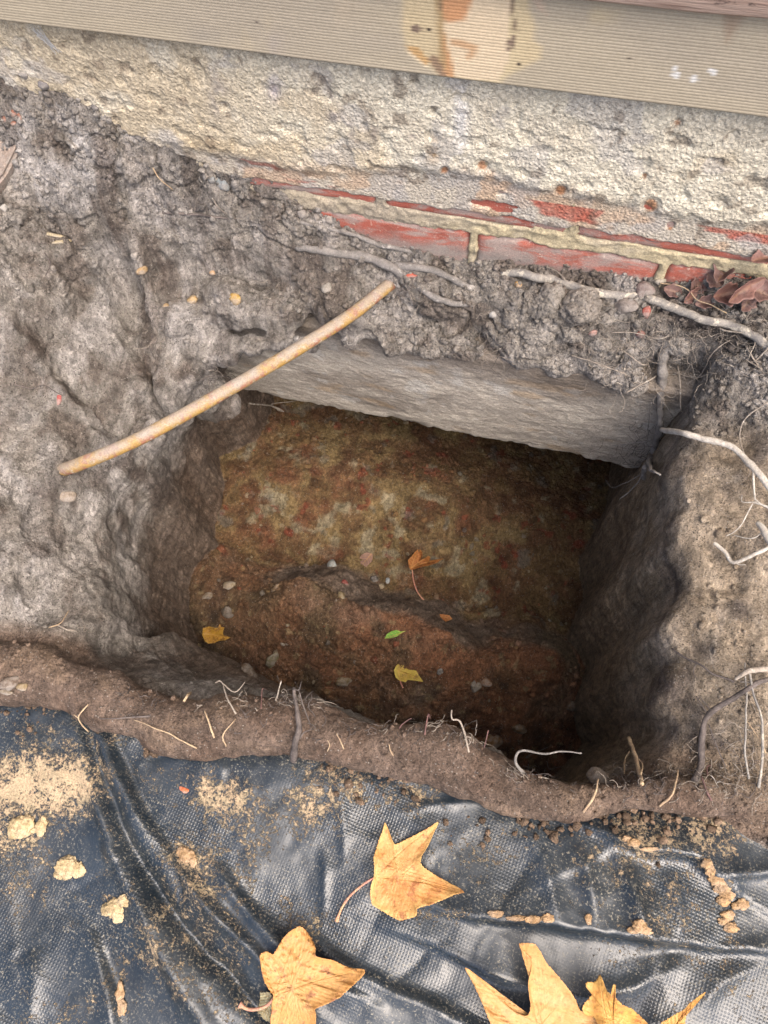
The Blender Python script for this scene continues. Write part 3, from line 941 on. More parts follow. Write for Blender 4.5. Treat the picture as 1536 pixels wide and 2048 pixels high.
# upper board: smooth pinkish timber lapped over the ribbed one
t = NT("weathered_pink_timber")
cc = t.mix(t.rng(t.noise(1.0, 5, .7, vec=t.map((14, 160, 190))), .38, .62), (.46, .34, .27), (.32, .22, .17))
cc = t.mix(t.rng(t.noise(60, 4, .7, vec=t.map((.5, 1, 1))), .60, .70), cc, (.06, .045, .04))
M_PINK = t.done(cc, .7, t.bump(t.noise(1.0, 4, .7, vec=t.map((30, 300, 400))), .0012, .8), .3)
def plank(z0, z1, yb, mat, label, name):
    n = 160
    prof = np.array([(-.001, z0), (yb + .003, z0), (yb, z0 + .003), (yb, z0 + .03), (yb + .004, z0 + (z1 - z0) * .5), (yb + .010, z1), (-.001, z1)])
    xs = np.linspace(-3.2, 3.2, n * 6)
    V = np.stack([np.repeat(xs, len(prof)), np.tile(prof[:, 0], len(xs)), np.tile(prof[:, 1], len(xs))], -1)
    V[:, 1] += .0012 * fbm(V * np.array([1, 0, .3]), .3, 2, 520)
    V[:, 2] += .0016 * fbm(V * np.array([1, 0, 0]), .06, 3, 521)
    return tag(mesh_obj(name, V, grid_faces(len(xs), len(prof)), mat), label, "board")
plank(ZB0 + BH + .0025, ZB0 + BH + .19, -.033, M_PINK, "weathered pinkish timber board lapped over the top of the ribbed board", "timber_board")
# the house wall goes on above the picture
house = empty("house_wall", (0, 0, .6))
tag(house, "pale weatherboard house wall rising above the pinkish timber board", "wall")
t = NT("house_paint")
M_HOUSE = t.done(t.mul(t.mix(0.0, (.5, .47, .40), (1, 1, 1)), t.rng(t.noise(8, 4, .6), .3, .7, .85, 1.1)), .6)
for i in range(12):
    z0 = ZB0 + BH + .193 + i * .17
    bm = box_grid(-3.2, 3.2, -.02, .02, z0 - .6, z0 + .168 - .6)
    for q in bm.verts:
        if q.co.z > z0 - .55 and q.co.y < 0:
            q.co.y += .012
    me = bpy.data.meshes.new("weatherboard"); bm.to_mesh(me); bm.free(); me.materials.append(M_HOUSE)
    o = bpy.data.objects.new("weatherboard", me); COL.objects.link(o); o.parent = house

# ------------------------------------------------------------------ woven tarp
ts = .0030
tx = np.arange(-1.15, 1.0, ts)
ty = np.arange(-1.35, -.50, ts)
TX, TY = np.meshgrid(tx, ty, indexing='ij')
TP = np.stack([TX.ravel(), TY.ravel(), np.zeros(TX.size)], -1)
FOLDS = [
    # pixels along the fold, amplitude, width left of the way, width right of it
    ([(165, 1425), (215, 1560), (270, 1700), (350, 1830), (440, 1940), (520, 2030), (600, 2130)], -.010, .010, .006),
    ([(150, 1425), (200, 1600), (262, 1760), (320, 1880), (390, 2000), (460, 2120)], .012, .030, .016),
    ([(200, 1440), (250, 1570), (330, 1690), (410, 1790), (520, 1900), (640, 2010)], .009, .004, .016),
    ([(215, 1455), (290, 1620), (355, 1740), (372, 1800)], -.005, .008, .006),
    ([(440, 1735), (490, 1800), (555, 1870), (640, 1940), (740, 1990)], .008, .0035, .022),
    ([(640, 1880), (700, 1930), (800, 1980), (900, 2020), (1000, 2080)], .006, .004, .03),
    ([(178, 1850), (208, 1930), (228, 2020), (240, 2120)], .007, .003, .018),
    ([(890, 1822), (1000, 1836), (1180, 1852), (1300, 1876), (1420, 1890), (1560, 1905)], .014, .040, .0032),
    ([(760, 1850), (850, 1880), (930, 1920), (1040, 1965), (1160, 1990)], .006, .03, .004),
    ([(1130, 1640), (1220, 1672), (1290, 1700), (1375, 1708), (1420, 1745), (1480, 1790)], .012, .028, .0035),
    ([(1420, 1745), (1500, 1745), (1600, 1735)], .006, .01, .004),
    ([(645, 1700), (650, 1760), (645, 1830)], .003, .004, .003),
    ([(1060, 1660), (1090, 1740), (1110, 1830)], .006, .010, .012),
    ([(1150, 1690), (1170, 1760), (1180, 1840)], .006, .010, .010),
    ([(1250, 1730), (1262, 1790), (1270, 1850)], .006, .010, .010),
    ([(1340, 1740), (1350, 1800), (1350, 1860)], .005, .008, .010),
    ([(680, 1560), (690, 1640), (690, 1720)], .003, .004, .006),
    ([(1350, 1930), (1250, 1975), (1150, 1985)], .006, .012, .010),
    ([(1536, 1920), (1440, 1960), (1400, 2010)], .006, .010, .012),
    ([(0, 1480), (90, 1520), (150, 1600), (170, 1750)], .006, .03, .025),
    ([(60, 1900), (70, 1960), (60, 2060)], .005, .012, .012),
]
tz = .004 + .0060 * fbm(TP, .16, 3, 601) + .0022 * fbm(TP, .05, 3, 602) + .0007 * fbm(TP, .016, 2, 603)
for k, (pl, amp, wl, wr) in enumerate(FOLDS):
    P = catmull(np.array([Z(x, y, .006)[:2] for x, y in pl]), 60)
    bd_ = np.full(len(TP), 1e9); sg = np.zeros(len(TP)); pos = np.zeros(len(TP))
    near = (TP[:, 0] > P[:, 0].min() - .12) & (TP[:, 0] < P[:, 0].max() + .12) & (TP[:, 1] > P[:, 1].min() - .12) & (TP[:, 1] < P[:, 1].max() + .12)
    I = np.nonzero(near)[0]
    q = TP[I, :2] + np.stack([.0025 * fbm(TP[I], .03, 2, 610 + k), .0025 * fbm(TP[I], .03, 2, 640 + k)], -1)
    b0 = np.full(len(I), 1e9); s0 = np.zeros(len(I)); p0 = np.zeros(len(I))
    for i in range(len(P) - 1):
        e = P[i + 1] - P[i]
        L = np.hypot(*e)
        w = q - P[i]
        t_ = np.clip((w @ e) / L ** 2, 0, 1)
        dd = np.hypot(w[:, 0] - t_ * e[0], w[:, 1] - t_ * e[1])
        m = dd < b0
        b0[m] = dd[m]; s0[m] = np.sign(e[0] * w[m, 1] - e[1] * w[m, 0]); p0[m] = (i + t_[m]) / (len(P) - 1)
    wd = np.where(s0 > 0, wl, wr)
    tz[I] += (1.9 if k < 6 else 1.4) * amp * np.exp(-(b0 / wd) ** 1.15) * np.sin(np.pi * np.clip(p0 * .92 + .04, 0, 1)) ** .6
rg2 = np.random.default_rng(12)
for k in range(70):
    c0 = np.array([rg2.uniform(-.45, .42), rg2.uniform(-.98, -.58)]); an = rg2.normal() * .6 + rg2.choice([-1.0, -.2, 1.2]); L = rg2.uniform(.03, .11)
    e = np.array([math.cos(an), math.sin(an)])
    w = TP[:, :2] - c0 + np.stack([.004 * fbm(TP, .03, 2, 660), .004 * fbm(TP, .03, 2, 661)], -1)
    al = w @ e; pe = w[:, 0] * -e[1] + w[:, 1] * e[0]
    am = rg2.uniform(.0012, .0036) * rg2.choice([-1, 1])
    wd1, wd2 = rg2.uniform(.003, .012), rg2.uniform(.002, .005)
    tz += am * np.exp(-(al / L) ** 2 * 2) * np.exp(-np.abs(pe) / np.where(pe > 0, wd1, wd2))
tzg = tz.reshape(TX.shape)
BL = BERM_P[np.argsort(BERM_P[:, 0])]
line = np.interp(TX, BL[:, 0], BL[:, 1])
# low behind the bank so that it is tucked under the soil
tzg = tzg * sstep(.0, -.045, TY - line + .0) + .002
def tarp_z(x, y):
    i = min(max(int(round((x - tx[0]) / ts)), 0), len(tx) - 1)
    j = min(max(int(round((y - ty[0]) / ts)), 0), len(ty) - 1)
    return float(tzg[i, j])
TP[:, 2] = tzg.ravel()
gf = grid_faces(len(tx), len(ty))
fc = TP[gf].mean(1)
gf = gf[fc[:, 1] < np.interp(fc[:, 0], BL[:, 0], BL[:, 1]) + .006]
tp = px_of(TP)
dirt = .06 + .36 * sstep(-.1, .4, fbm(TP, .10, 4, 650))
for x, y, sx, sy, k in [(70, 1570, 130, 60, .9), (170, 1560, 60, 50, .6), (440, 1580, 55, 40, 1.0), (310, 1560, 60, 70, .6), (370, 1710, 40, 30, .8), (1440, 1640, 60, 60, 1.1), (1280, 1670, 60, 30, .6), (960, 1710, 110, 60, .65), (620, 1840, 60, 40, .8), (880, 1830, 80, 22, .7),
                        (1460, 1880, 40, 26, .8), (230, 1700, 30, 80, .5), (600, 1640, 120, 90, .45), (1250, 1720, 60, 20, .6), (20, 1640, 50, 120, .5), (700, 1900, 60, 40, .4), (250, 1880, 60, 110, .5), (120, 1800, 60, 60, .35), (1270, 1850, 40, 18, .7), (400, 1780, 30, 40, .6), (700, 1600, 200, 60, .35)]:
    dirt += .56 * k * np.exp(-((tp[:, 0] - x) / sx) ** 2 - ((tp[:, 1] - y) / sy) ** 2)
t = NT("woven_tarp")
da = t.attr('dirt', True)
n_a = t.noise(75, 8, .80)
n_b = t.noise(330, 5, .8)
thr = t.math('SUBTRACT', .955, t.math('MULTIPLY', da, .29))
val = t.math('ADD', t.math('MULTIPLY', n_a, .75), t.math('MULTIPLY', n_b, .75))
dm = t.rng(t.math('SUBTRACT', val, thr), -.04, .05)
film = t.math('MULTIPLY', t.rng(t.noise(26, 5, .65), .35, .7), .06)
base = t.mix(t.rng(t.noise(14, 4, .6), .35, .65), (.003, .007, .011), (.007, .013, .020))
base = t.mix(film, base, (.13, .14, .14))
dcol = t.mix(t.rng(t.noise(90, 4, .7), .35, .65), (.33, .26, .16), (.41, .30, .185))
dcol = t.mul(dcol, t.rng(t.noise(520, 4, .75), .3, .7, .7, 1.2))
spk = t.math('MULTIPLY', t.rng(t.noise(420, 5, .8), .54, .64), t.rng(t.noise(20, 5, .7), .36, .60, .15, 1.0))
base = t.mix(t.math('MULTIPLY', spk, .7), base, (.25, .225, .17))
base = t.mix(t.math('MULTIPLY', dm, .92), base, dcol)
wx = t.n('ShaderNodeTexWave', wave_type='BANDS', bands_direction='X'); wx.inputs['Scale'].default_value = 104; wx.inputs['Distortion'].default_value = 1.6; wx.inputs['Detail'].default_value = 1
wy = t.n('ShaderNodeTexWave', wave_type='BANDS', bands_direction='Y'); wy.inputs['Scale'].default_value = 104; wy.inputs['Distortion'].default_value = 1.6; wy.inputs['Detail'].default_value = 1
rv = t.map((1, 1, 1), (0, 0, math.radians(9)))
t.l(rv, wx.inputs['Vector']); t.l(rv, wy.inputs['Vector'])
weave = t.math('MULTIPLY', wx.outputs[1], wy.outputs[1])
bb = t.bump(t.math('MULTIPLY', weave, t.rng(t.noise(9, 3, .6), .35, .65, .1, 1.0)), .0005, .55)
bb = t.bump(t.noise(48, 5, .62, kind='RIDGED_MULTIFRACTAL'), .0030, .45, bb)
bb = t.bump(t.math('MULTIPLY', dm, t.rng(n_b, .3, .8, .4, 1.0)), .0016, .9, bb)
M_TARP = t.done(base, t.rng(t.math('MAXIMUM', dm, t.math('MULTIPLY', spk, .5)), 0, 1, t.rng(t.noise(6, 4, .65), .35, .65, .27, .42), .95), bb, .55)
tarp = mesh_obj("ground_tarp", TP, gf, M_TARP, extra={'dirt': dirt})
tag(tarp, "creased black woven tarp dusted with dry clay, spread along the near side of the pit", "tarp")

# ------------------------------------------------------------------ things: where the photograph's pixels meet the built surfaces
dg = bpy.context.evaluated_depsgraph_get()
dg.update()
TREES = [BVHTree.FromObject(o, dg) for o in (ground, bpy.data.objects["concrete_footing"], tarp, bpy.data.objects["render_coat"], bpy.data.objects["mortar"])]
CAMV = Vector(CAM)
def S(px, py, off=0.0):
    r = Vector(ray(px, py))
    best = None
    for b in TREES:
        h = b.ray_cast(CAMV, r)
        if h[0] is not None and (best is None or h[3] < best[2]):
            best = (h[0], h[1], h[3])
    if best is None:
        p = Z(px, py, 0)
        return np.array(p), np.array([0, 0, 1.])
    n = best[1]
    if n.dot(r) > 0:
        n = -n
    return np.array(best[0] + n * off), np.array(n)
def drop(x, y, z0=.6):
    best = None
    for b in TREES:
        h = b.ray_cast(Vector((x, y, z0)), Vector((0, 0, -1)))
        if h[0] is not None and (best is None or h[0].z > best):
            best = h[0].z
    return best if best is not None else 0.0
def mpp(P):
    """metres per photograph pixel at P"""
    return float(-((np.asarray(P) - CAM) @ ROT)[2]) / FPX

# --- pipe
t = NT("yellow_pipe_paint")
n = t.noise(70, 6, .7, vec=t.map((1, 1, 1)))
base = t.mix(t.rng(t.noise(38, 5, .7), .46, .66), (.27, .165, .045), (.225, .185, .135))
base = t.mix(t.rng(n, .52, .60), base, (.225, .10, .06))
base = t.mix(t.rng(t.noise(110, 6, .75), .55, .66), base, (.34, .30, .24))
zz = t.n('ShaderNodeNewGeometry').outputs['Normal']
sep = t.n('ShaderNodeSeparateXYZ'); t.l(zz, sep.inputs[0])
dustf = t.math('MULTIPLY', t.rng(sep.outputs[2], .1, .9), t.rng(t.noise(26, 5, .7), .32, .56))
base = t.mix(t.math('MULTIPLY', dustf, .74), base, (.235, .205, .175))
base = t.mul(base, t.rng(t.noise(520, 4, .75), .3, .7, .75, 1.2))
M_PIPE = t.done(base, .7, t.bump(t.noise(220, 6, .75), .0012, .8), .35)
P = catmull([Z(800, 552, -.004), Z(772, 575, .010), Z(702, 630, .022), Z(605, 692, .032), Z(452, 782, .037), Z(285, 874, .036), Z(165, 926, .018), Z(115, 943, -.012), Z(85, 955, -.05)], 120)
v_, f_ = tube(P, .0080, 20, .05, 3)
tag(mesh_obj("gas_pipe", v_, f_, M_PIPE), "long yellow pipe caked with dirt and rust slanting across a corner of the pit", "pipe")

# --- roots and twigs
def wood(name, c1, c2, pale=(.42, .39, .33), pt_=.6):
    t = NT(name)
    b = t.mix(t.rng(t.noise(60, 5, .7), .35, .65), c1, c2)
    b = t.mix(t.rng(t.noise(85, 5, .7), pt_, pt_ + .1), b, pale)
    b = t.mul(b, t.rng(t.noise(500, 4, .75), .3, .7, .75, 1.2))
    return t.done(b, .9, t.bump(t.noise(300, 6, .75), .0014, .9), .25)
M_ROOT = wood("grey_root_bark", (.24, .22, .19), (.15, .14, .13), (.40, .36, .29), .52)
M_CAKED = wood("dirt_caked_root", (.18, .165, .15), (.12, .11, .10), (.28, .26, .235), .58)
M_DARK = wood("dark_root", (.05, .042, .038), (.12, .10, .09), (.20, .17, .15), .64)
M_PALE = wood("pale_twig", (.29, .25, .205), (.16, .135, .11), (.42, .39, .34), .58)
M_WHITE = wood("whitish_twig", (.42, .39, .34), (.30, .27, .23), (.50, .47, .42), .6)
M_STRAW = wood("straw_root", (.38, .29, .18), (.28, .20, .13), (.46, .40, .3), .62)
M_PINKR = wood("reddish_root", (.16, .085, .075), (.09, .055, .05), (.3, .24, .2), .62)

def path(pts):
    out = []
    for q in pts:
        px, py = q[0], q[1]
        k = q[2] if len(q) > 2 else ('s', .001)
        if isinstance(k, (int, float)):
            k = ('s', k)
        if k[0] == 's':
            p = S(px, py, k[1])[0]
            if out and p[2] < out[-1][2] - .10:            # past the edge: it hangs free over the pit at the height it had
                p = Z(px, py, out[-1][2] + .004)
            out.append(p)
        elif k[0] == 'z':
            out.append(Z(px, py, k[1]))
        else:
            out.append(Yp(px, py, k[1]))
    return np.array(out)
def strand(P, r0, r1, seed, sides=7, rough=.0):
    L = np.linalg.norm(np.diff(P, axis=0), axis=1).sum()
    n = int(np.clip(L / .003, 8, 120))
    C = catmull(P, n)
    C = C + np.stack([fbm(C, .018, 2, seed + i) for i in range(3)], -1) * (.0018 + .10 * max(r0, r1)) * np.linspace(.3, 1, n)[:, None]
    return tube(C, np.linspace(r0, r1, n) * (1 + .22 * fbm(C, .012, 2, seed + 5)), sides, rough, seed)
NSEED = [1000]
def root(name, pts, w0, w1, mat, label, cat="root", group=None, branches=(), rough=.25):
    """w0, w1: widths in photograph pixels"""
    NSEED[0] += 11
    P = path(pts)
    m = mpp(P.mean(0))
    k_ = 1.0 if w0 > 12 else .62
    v, f = strand(P, k_ * w0 * m / 2, k_ * w1 * m / 2, NSEED[0], 10 if w0 > 8 else 7, rough)
    if not branches:
        o = mesh_obj(name, v, f, mat)
        return tag(o, label, cat, group)
    e = empty(name, P[0])
    o = mesh_obj("stem", v - P[0], f, mat, e)
    for bp in branches:
        NSEED[0] += 7
        Q = path(bp[0])
        v, f = strand(Q, .62 * bp[1] * m / 2, .6 * bp[2] * m / 2, NSEED[0], 6, rough)
        mesh_obj("side_root" if cat == "root" else "side_twig", v - P[0], f, mat, e)
    return tag(e, label, cat, group)

root("thick_root", [(1005, 548, -.004), (1040, 545, .004), (1075, 555, .006), (1110, 570, .007), (1200, 585, .008), (1300, 606, .010), (1400, 634, .010), (1470, 652, .008), (1520, 680, .004), (1560, 710, -.006)], 19, 15, M_ROOT,
     "thick pale grey root lying along the crumbly soil ledge below the red bricks", rough=.12)
root("caked_root", [(560, 432, -.006), (610, 446, .000), (660, 458, .001), (705, 468, .002), (760, 490, .002), (815, 503, .000), (830, 508, -.006)], 12, 16, M_CAKED, "dirt-caked grey root against the foot of the wall, above the yellow pipe's end", rough=.25)
root("caked_root", [(590, 490, -.006), (640, 500, .001), (690, 508, .002), (740, 515, .003), (790, 540, .002), (815, 553, -.006)], 15, 21, M_CAKED, "stouter dirt-caked root just above the upper end of the yellow pipe", rough=.22)
root("caked_root", [(790, 530, -.003), (830, 536, .001), (880, 546, .001), (930, 572, .000), (950, 580, -.004)], 17, 11, M_CAKED, "short caked root with an orange chip lying on it", rough=.25)
root("caked_root", [(835, 570, -.004), (860, 590, .001), (900, 606, .001), (950, 612, -.004)], 16, 11, M_CAKED, "stubby caked root half buried to the right of the pipe's upper end", rough=.3)
root("dark_root", [(325, 424, .0), (365, 426, .003), (420, 430, .004), (470, 436, .002), (490, 440, -.002)], 9, 5, M_DARK, "thin black root poking out of the grey bank above the hollow", rough=.15)
root("hanging_root", [(1336, 660, -.014), (1330, 700, .002), (1324, 760, .009), (1322, 830, .014), (1312, 890, .016), (1318, 935, .016), (1304, 958, .012)], 24, 10, M_CAKED, "dirt-crusted root hanging down the right end of the footing", rough=.75,
     branches=[([(1318, 925, .015), (1328, 945, .014), (1336, 950, .01)], 15, 5), ([(1308, 950, .013), (1290, 985, .02), (1283, 1000, .03)], 5, 2), ([(1318, 860, .014), (1270, 872, .012), (1225, 880, .01)], 4, 2), ([(1330, 790, .010), (1348, 815, .012), (1352, 850, .012)], 5, 2),
               ([(1310, 790, .012), (1300, 830, .012), (1295, 870, .012)], 4, 2), ([(1308, 955, .013), (1270, 982, .03), (1255, 978, .035)], 3, 2)])
root("pale_twig", [(1353, 875, .020), (1385, 880, .022), (1405, 895, .022), (1450, 926, .022), (1490, 955, .022), (1545, 1000, .02)], 12.1, 14, M_WHITE, "smooth whitish twig jutting over the right bank, broken end towards the hanging root", "twig",
     branches=[([(1490, 958, .022), (1496, 990, .022), (1512, 1022, .02), (1540, 1050, .02)], 7, 6), ([(1512, 1024, .02), (1475, 1015, .014), (1478, 1005, .014)], 4, 3), ([(1510, 1026, .02), (1480, 1055, .012), (1447, 1070, .008)], 4, 3), ([(1508, 1022, .02), (1545, 1030, .02)], 4, 3)], rough=.12)
root("pale_twig", [(1424, 1083, .012), (1440, 1098, .014), (1455, 1110, .014), (1484, 1124, .014), (1510, 1112, .014), (1545, 1090, .014)], 11.9, 12.5, M_WHITE, "bent whitish twig forming a shallow V on the right bank", "twig", branches=[([(1484, 1124, .014), (1490, 1133, .010), (1500, 1134, .008)], 4, 2)], rough=.12)
root("pale_twig", [(1510, 1056, .012), (1526, 1070, .014), (1545, 1095, .016)], 12.1, 18, M_WHITE, "stub of a whitish twig entering from the frame edge above the V-shaped twig", "twig", branches=[([(1526, 1074, .014), (1500, 1080, .01), (1468, 1066, .008)], 5, 3)], rough=.12)
root("pale_rootlet", [(1540, 800, .010), (1500, 835, .008), (1482, 870, .006), (1486, 905, .006), (1498, 940, .005), (1490, 962, .004)], 5, 2, M_PALE, "long curved white rootlet winding down the right bank above the broken twig", rough=.1)
root("pale_rootlet", [(478, 788, .03), (505, 800, .045), (530, 806, .055), (560, 828, .06), (583, 848, .06)], 6, 3, M_PALE, "thin white rootlet hanging below the middle of the yellow pipe", branches=[([(530, 806, .055), (515, 815, .05), (512, 826, .05)], 3, 2)], rough=.1)
root("straight_stalk", [(310, 330, .004), (325, 352, .005), (345, 378, .003)], 4, 3, M_STRAW, "short straight dry stalk lying on the grey upper bank", "stalk", rough=.1)
root("yellow_straw", [(736, 1555 - 145, .012), (742, 1403, .012), (760, 1394, .012)][0:0] or [(368, 1410, .004), (374, 1402, .007), (380, 1394, .008)], 8, 8, M_STRAW, "short yellow straw stub standing at the bank's crest", "stalk", rough=.1)
G = "rootlets sticking out of the soil bank beside the tarp"
for pts, w0, w1, m_, lab, br in [
    ([(472, 1428, .0), (458, 1412, .008), (445, 1395, .014), (468, 1385, .02), (488, 1364, .026)], 6, 3, M_PALE, "forked pale rootlet farthest left of those overhanging the pit from the bank", [([(445, 1395, .014), (440, 1392, .016), (436, 1394, .016)], 5, 3)]),
    ([(552, 1404, .002), (557, 1385, .014), (562, 1360, .022)], 6, 3, M_PALE, "short white double rootlet on the bank crest", [([(557, 1385, .014), (553, 1372, .016), (553, 1362, .018)], 4, 2)]),
    ([(522, 1418, .0), (524, 1396, .008), (530, 1380, .014)], 4, 2, M_PINKR, "fine reddish rootlet just left of the white double rootlet", []),
    ([(590, 1512, .004), (594, 1480, .008), (598, 1445, .010), (596, 1400, .016)], 16, 7, M_DARK, "dark upright root stub, thickest on the bank", [([(600, 1475, .008), (618, 1468, .012), (636, 1465, .012)], 5, 2), ([(598, 1405, .014), (610, 1430, .008), (620, 1448, .002)], 6, 3), ([(596, 1402, .016), (598, 1380, .02), (604, 1362, .026)], 5, 2)]),
    ([(428, 1475, .0), (420, 1450, .006), (413, 1430, .008)], 7, 4, M_STRAW, "straw-coloured rootlet standing left of a brown hollow in the bank", []),
    ([(455, 1490, .002), (448, 1472, .006), (455, 1455, .006), (472, 1440, .004)], 6, 3, M_STRAW, "curled tan rootlet hooked against the bank above the tarp", []),
    ([(180, 1465, .002), (164, 1428, .006), (178, 1408, .006)], 6, 4, M_STRAW, "tan rootlet at the top of the tarp's deep fold", [([(164, 1428, .006), (158, 1424, .006)], 4, 3)]),
    ([(395, 1494, .002), (340, 1465, .004), (270, 1440, .002)], 5, 3, M_STRAW, "long thin rootlet lying along the bank's left half", []),
    ([(300, 1432, .0), (270, 1432, .004), (200, 1436, .003)], 8, 3, M_DARK, "dark root lying flat in the bank's left half", []),
    ([(938, 1505, .0), (918, 1465, .010), (906, 1440, .02), (905, 1422, .03)], 7, 4, M_PALE, "pale upright rootlet rising from the bank right of the pit's middle", [([(912, 1450, .016), (930, 1465, .016), (950, 1470, .014)], 4, 2)]),
    ([(798, 1460, .002), (806, 1448, .012), (825, 1436, .018)], 5, 2, M_PINKR, "fine arched rootlet on the bank crest near the pit's middle", [([(806, 1448, .012), (795, 1440, .016)], 3, 2)]),
    ([(850, 1470, .0), (856, 1452, .012), (858, 1438, .018)], 5, 2, M_PINKR, "short reddish rootlet between the arched and the pale upright ones", []),
    ([(965, 1500, .002), (972, 1480, .010), (978, 1462, .016)], 5, 3, M_PINKR, "short reddish rootlet left of the long grey overhanging twig", []),
    ([(1045, 1550, .002), (1032, 1525, .012), (1042, 1503, .022), (1090, 1506, .03), (1130, 1503, .034), (1165, 1505, .036)], 11, 4, M_CAKED, "long grey twig reaching out over the pit's dark right corner", [([(1042, 1503, .022), (1056, 1486, .03), (1070, 1468, .034)], 6, 3), ([(1056, 1486, .03), (1070, 1478, .034), (1082, 1462, .036)], 4, 2), ([(1085, 1506, .03), (1092, 1520, .03), (1110, 1530, .03)], 4, 2), ([(1052, 1510, .02), (1058, 1540, .01), (1070, 1548, .008)], 4, 2)]),
    ([(1165, 1622, .002), (1185, 1595, .006), (1204, 1572, .008)], 8, 6, M_STRAW, "straight tan stalk leaning on the bank beside the grey clod", []),
    ([(1285, 1572, .002), (1288, 1540, .012), (1284, 1508, .02)], 12, 14, M_STRAW, "stout cut root stub with a pale knobbed tip", [([(1286, 1560, .006), (1296, 1540, .01), (1292, 1528, .012)], 6, 4)]),
    ([(1250, 1550, .002), (1258, 1530, .008), (1272, 1515, .012)], 6, 5, M_STRAW, "thin root stub left of the knobbed one", []),
    ([(1318, 1612, .001), (1345, 1588, .005), (1358, 1555, .008)], 8, 5, M_STRAW, "tan rootlet curving up at the tarp's edge right of the knobbed stub", []),
    ([(1422, 1600, .001), (1410, 1582, .005), (1404, 1562, .007)], 8, 5, M_PINKR, "short brown root stub in the lower right corner of the bank", []),
    ([(655, 1502, .001), (660, 1490, .004), (657, 1480, .005)], 4, 3, M_STRAW, "tiny pale rootlet right of the dark upright root stub", []),
    ([(688, 1498, .001), (680, 1482, .004), (674, 1470, .005)], 5, 3, M_STRAW, "small tan rootlet lying on the bank above the large single leaf", []),
    ([(787, 1510, .001), (783, 1498, .004), (778, 1488, .004)], 5, 3, M_STRAW, "small tan rootlet above the large leaf's upper tip", []),
]:
    root("rootlet", pts, w0, w1, m_, lab, group=G, branches=br, rough=.15)
G = "roots tangled in the lower right bank"
for pts, w0, w1, m_, lab, br in [
    ([(1388, 1565, .002), (1400, 1520, .008), (1428, 1445, .012), (1470, 1395, .014), (1505, 1372, .014), (1550, 1355, .012)], 14, 9, M_DARK, "thick dark root bending up the lower right bank", [([(1430, 1442, .012), (1408, 1410, .012), (1397, 1386, .01)], 6, 3), ([(1425, 1450, .012), (1422, 1420, .014), (1410, 1392, .014)], 5, 3), ([(1420, 1455, .012), (1440, 1500, .01), (1452, 1540, .006)], 5, 3)]),
    ([(1498, 1560, .002), (1490, 1490, .012), (1500, 1420, .016), (1498, 1345, .014)], 8, 5, M_ROOT, "grey root running straight down beside the thick dark one", []),
    ([(1515, 1575, .002), (1522, 1500, .012), (1522, 1440, .016), (1500, 1350, .016)], 10, 6, M_ROOT, "outermost grey root at the lower right frame edge", []),
    ([(1545, 1340, .014), (1500, 1352, .016), (1480, 1358, .014)], 16, 6, M_PALE, "pale splintered root end at the right frame edge", [([(1545, 1362, .012), (1510, 1362, .014), (1485, 1366, .012)], 8, 4)]),
    ([(1350, 1295, .004), (1375, 1318, .006), (1410, 1332, .006), (1435, 1352, .004), (1470, 1365, .002)], 6, 8, M_DARK, "dark rootlet crossing the pit's right lip", [([(1400, 1325, .005), (1392, 1345, .004), (1398, 1360, .003)], 4, 2)]),
    ([(1530, 1500, .008), (1510, 1470, .010), (1490, 1435, .010)], 5, 3, M_STRAW, "thin tan rootlet crossing the grey roots", []),
    ([(1415, 1555, .003), (1418, 1540, .006), (1425, 1528, .006)], 4, 3, M_PINKR, "tiny reddish rootlet at the foot of the thick dark root", []),
]:
    root("bank_root", pts, w0, w1, m_, lab, group=G, branches=br, rough=.2)
G = "white rootlets tangled below the thick grey root"
for pts, w0, w1, lab in [
    ([(1140, 705, .004), (1180, 706, .010), (1220, 722, .012), (1245, 755, .012)], 5, 3, "long arched white rootlet left of the hanging root's top"),
    ([(1250, 700, .006), (1275, 720, .012), (1292, 745, .012), (1270, 770, .012)], 5, 3, "hooked white rootlet beside the hanging root's top"),
    ([(1350, 735, .008), (1395, 740, .012), (1440, 712, .012), (1470, 680, .010)], 5, 3, "wavy white rootlet right of the hanging root's top"),
    ([(1350, 740, .010), (1352, 770, .014), (1362, 795, .014), (1368, 806, .014)], 6, 3, "white rootlet dangling right of the hanging root"),
    ([(1440, 650, .008), (1470, 665, .014), (1490, 680, .016), (1498, 705, .014)], 6, 3, "forked white rootlet under the thick grey root's right end"),
    ([(1255, 775, .010), (1290, 768, .012), (1310, 755, .010)], 5, 3, "short white rootlet crossing left of the hanging root"),
    ([(1545, 690, .010), (1510, 705, .012), (1500, 720, .012), (1530, 735, .012)], 7, 5, "pale bent rootlet at the right frame edge below the thick root"),
    ([(1500, 690, .010), (1520, 735, .014), (1545, 740, .014)], 6, 4, "branching white rootlet nearest the right frame edge"),
    ([(1220, 660, .006), (1260, 666, .012), (1310, 672, .012), (1335, 668, .008)], 4, 3, "straight pale rootlet across the crumbly soil below the thick root"),
    ([(1130, 560, .004), (1110, 545, .006), (1090, 530, .004)], 3, 2, "hair-thin rootlet against the red brick"),
    ([(1320, 560, .004), (1360, 580, .010), (1400, 600, .012), (1450, 620, .010)], 4, 3, "brown stalk between the mortar drip and the thick root"),
]:
    root("white_rootlet", pts, w0, w1, M_PALE if "brown" not in lab else M_STRAW, lab, group=G, rough=.1)
G = "rootlets on the left bank"
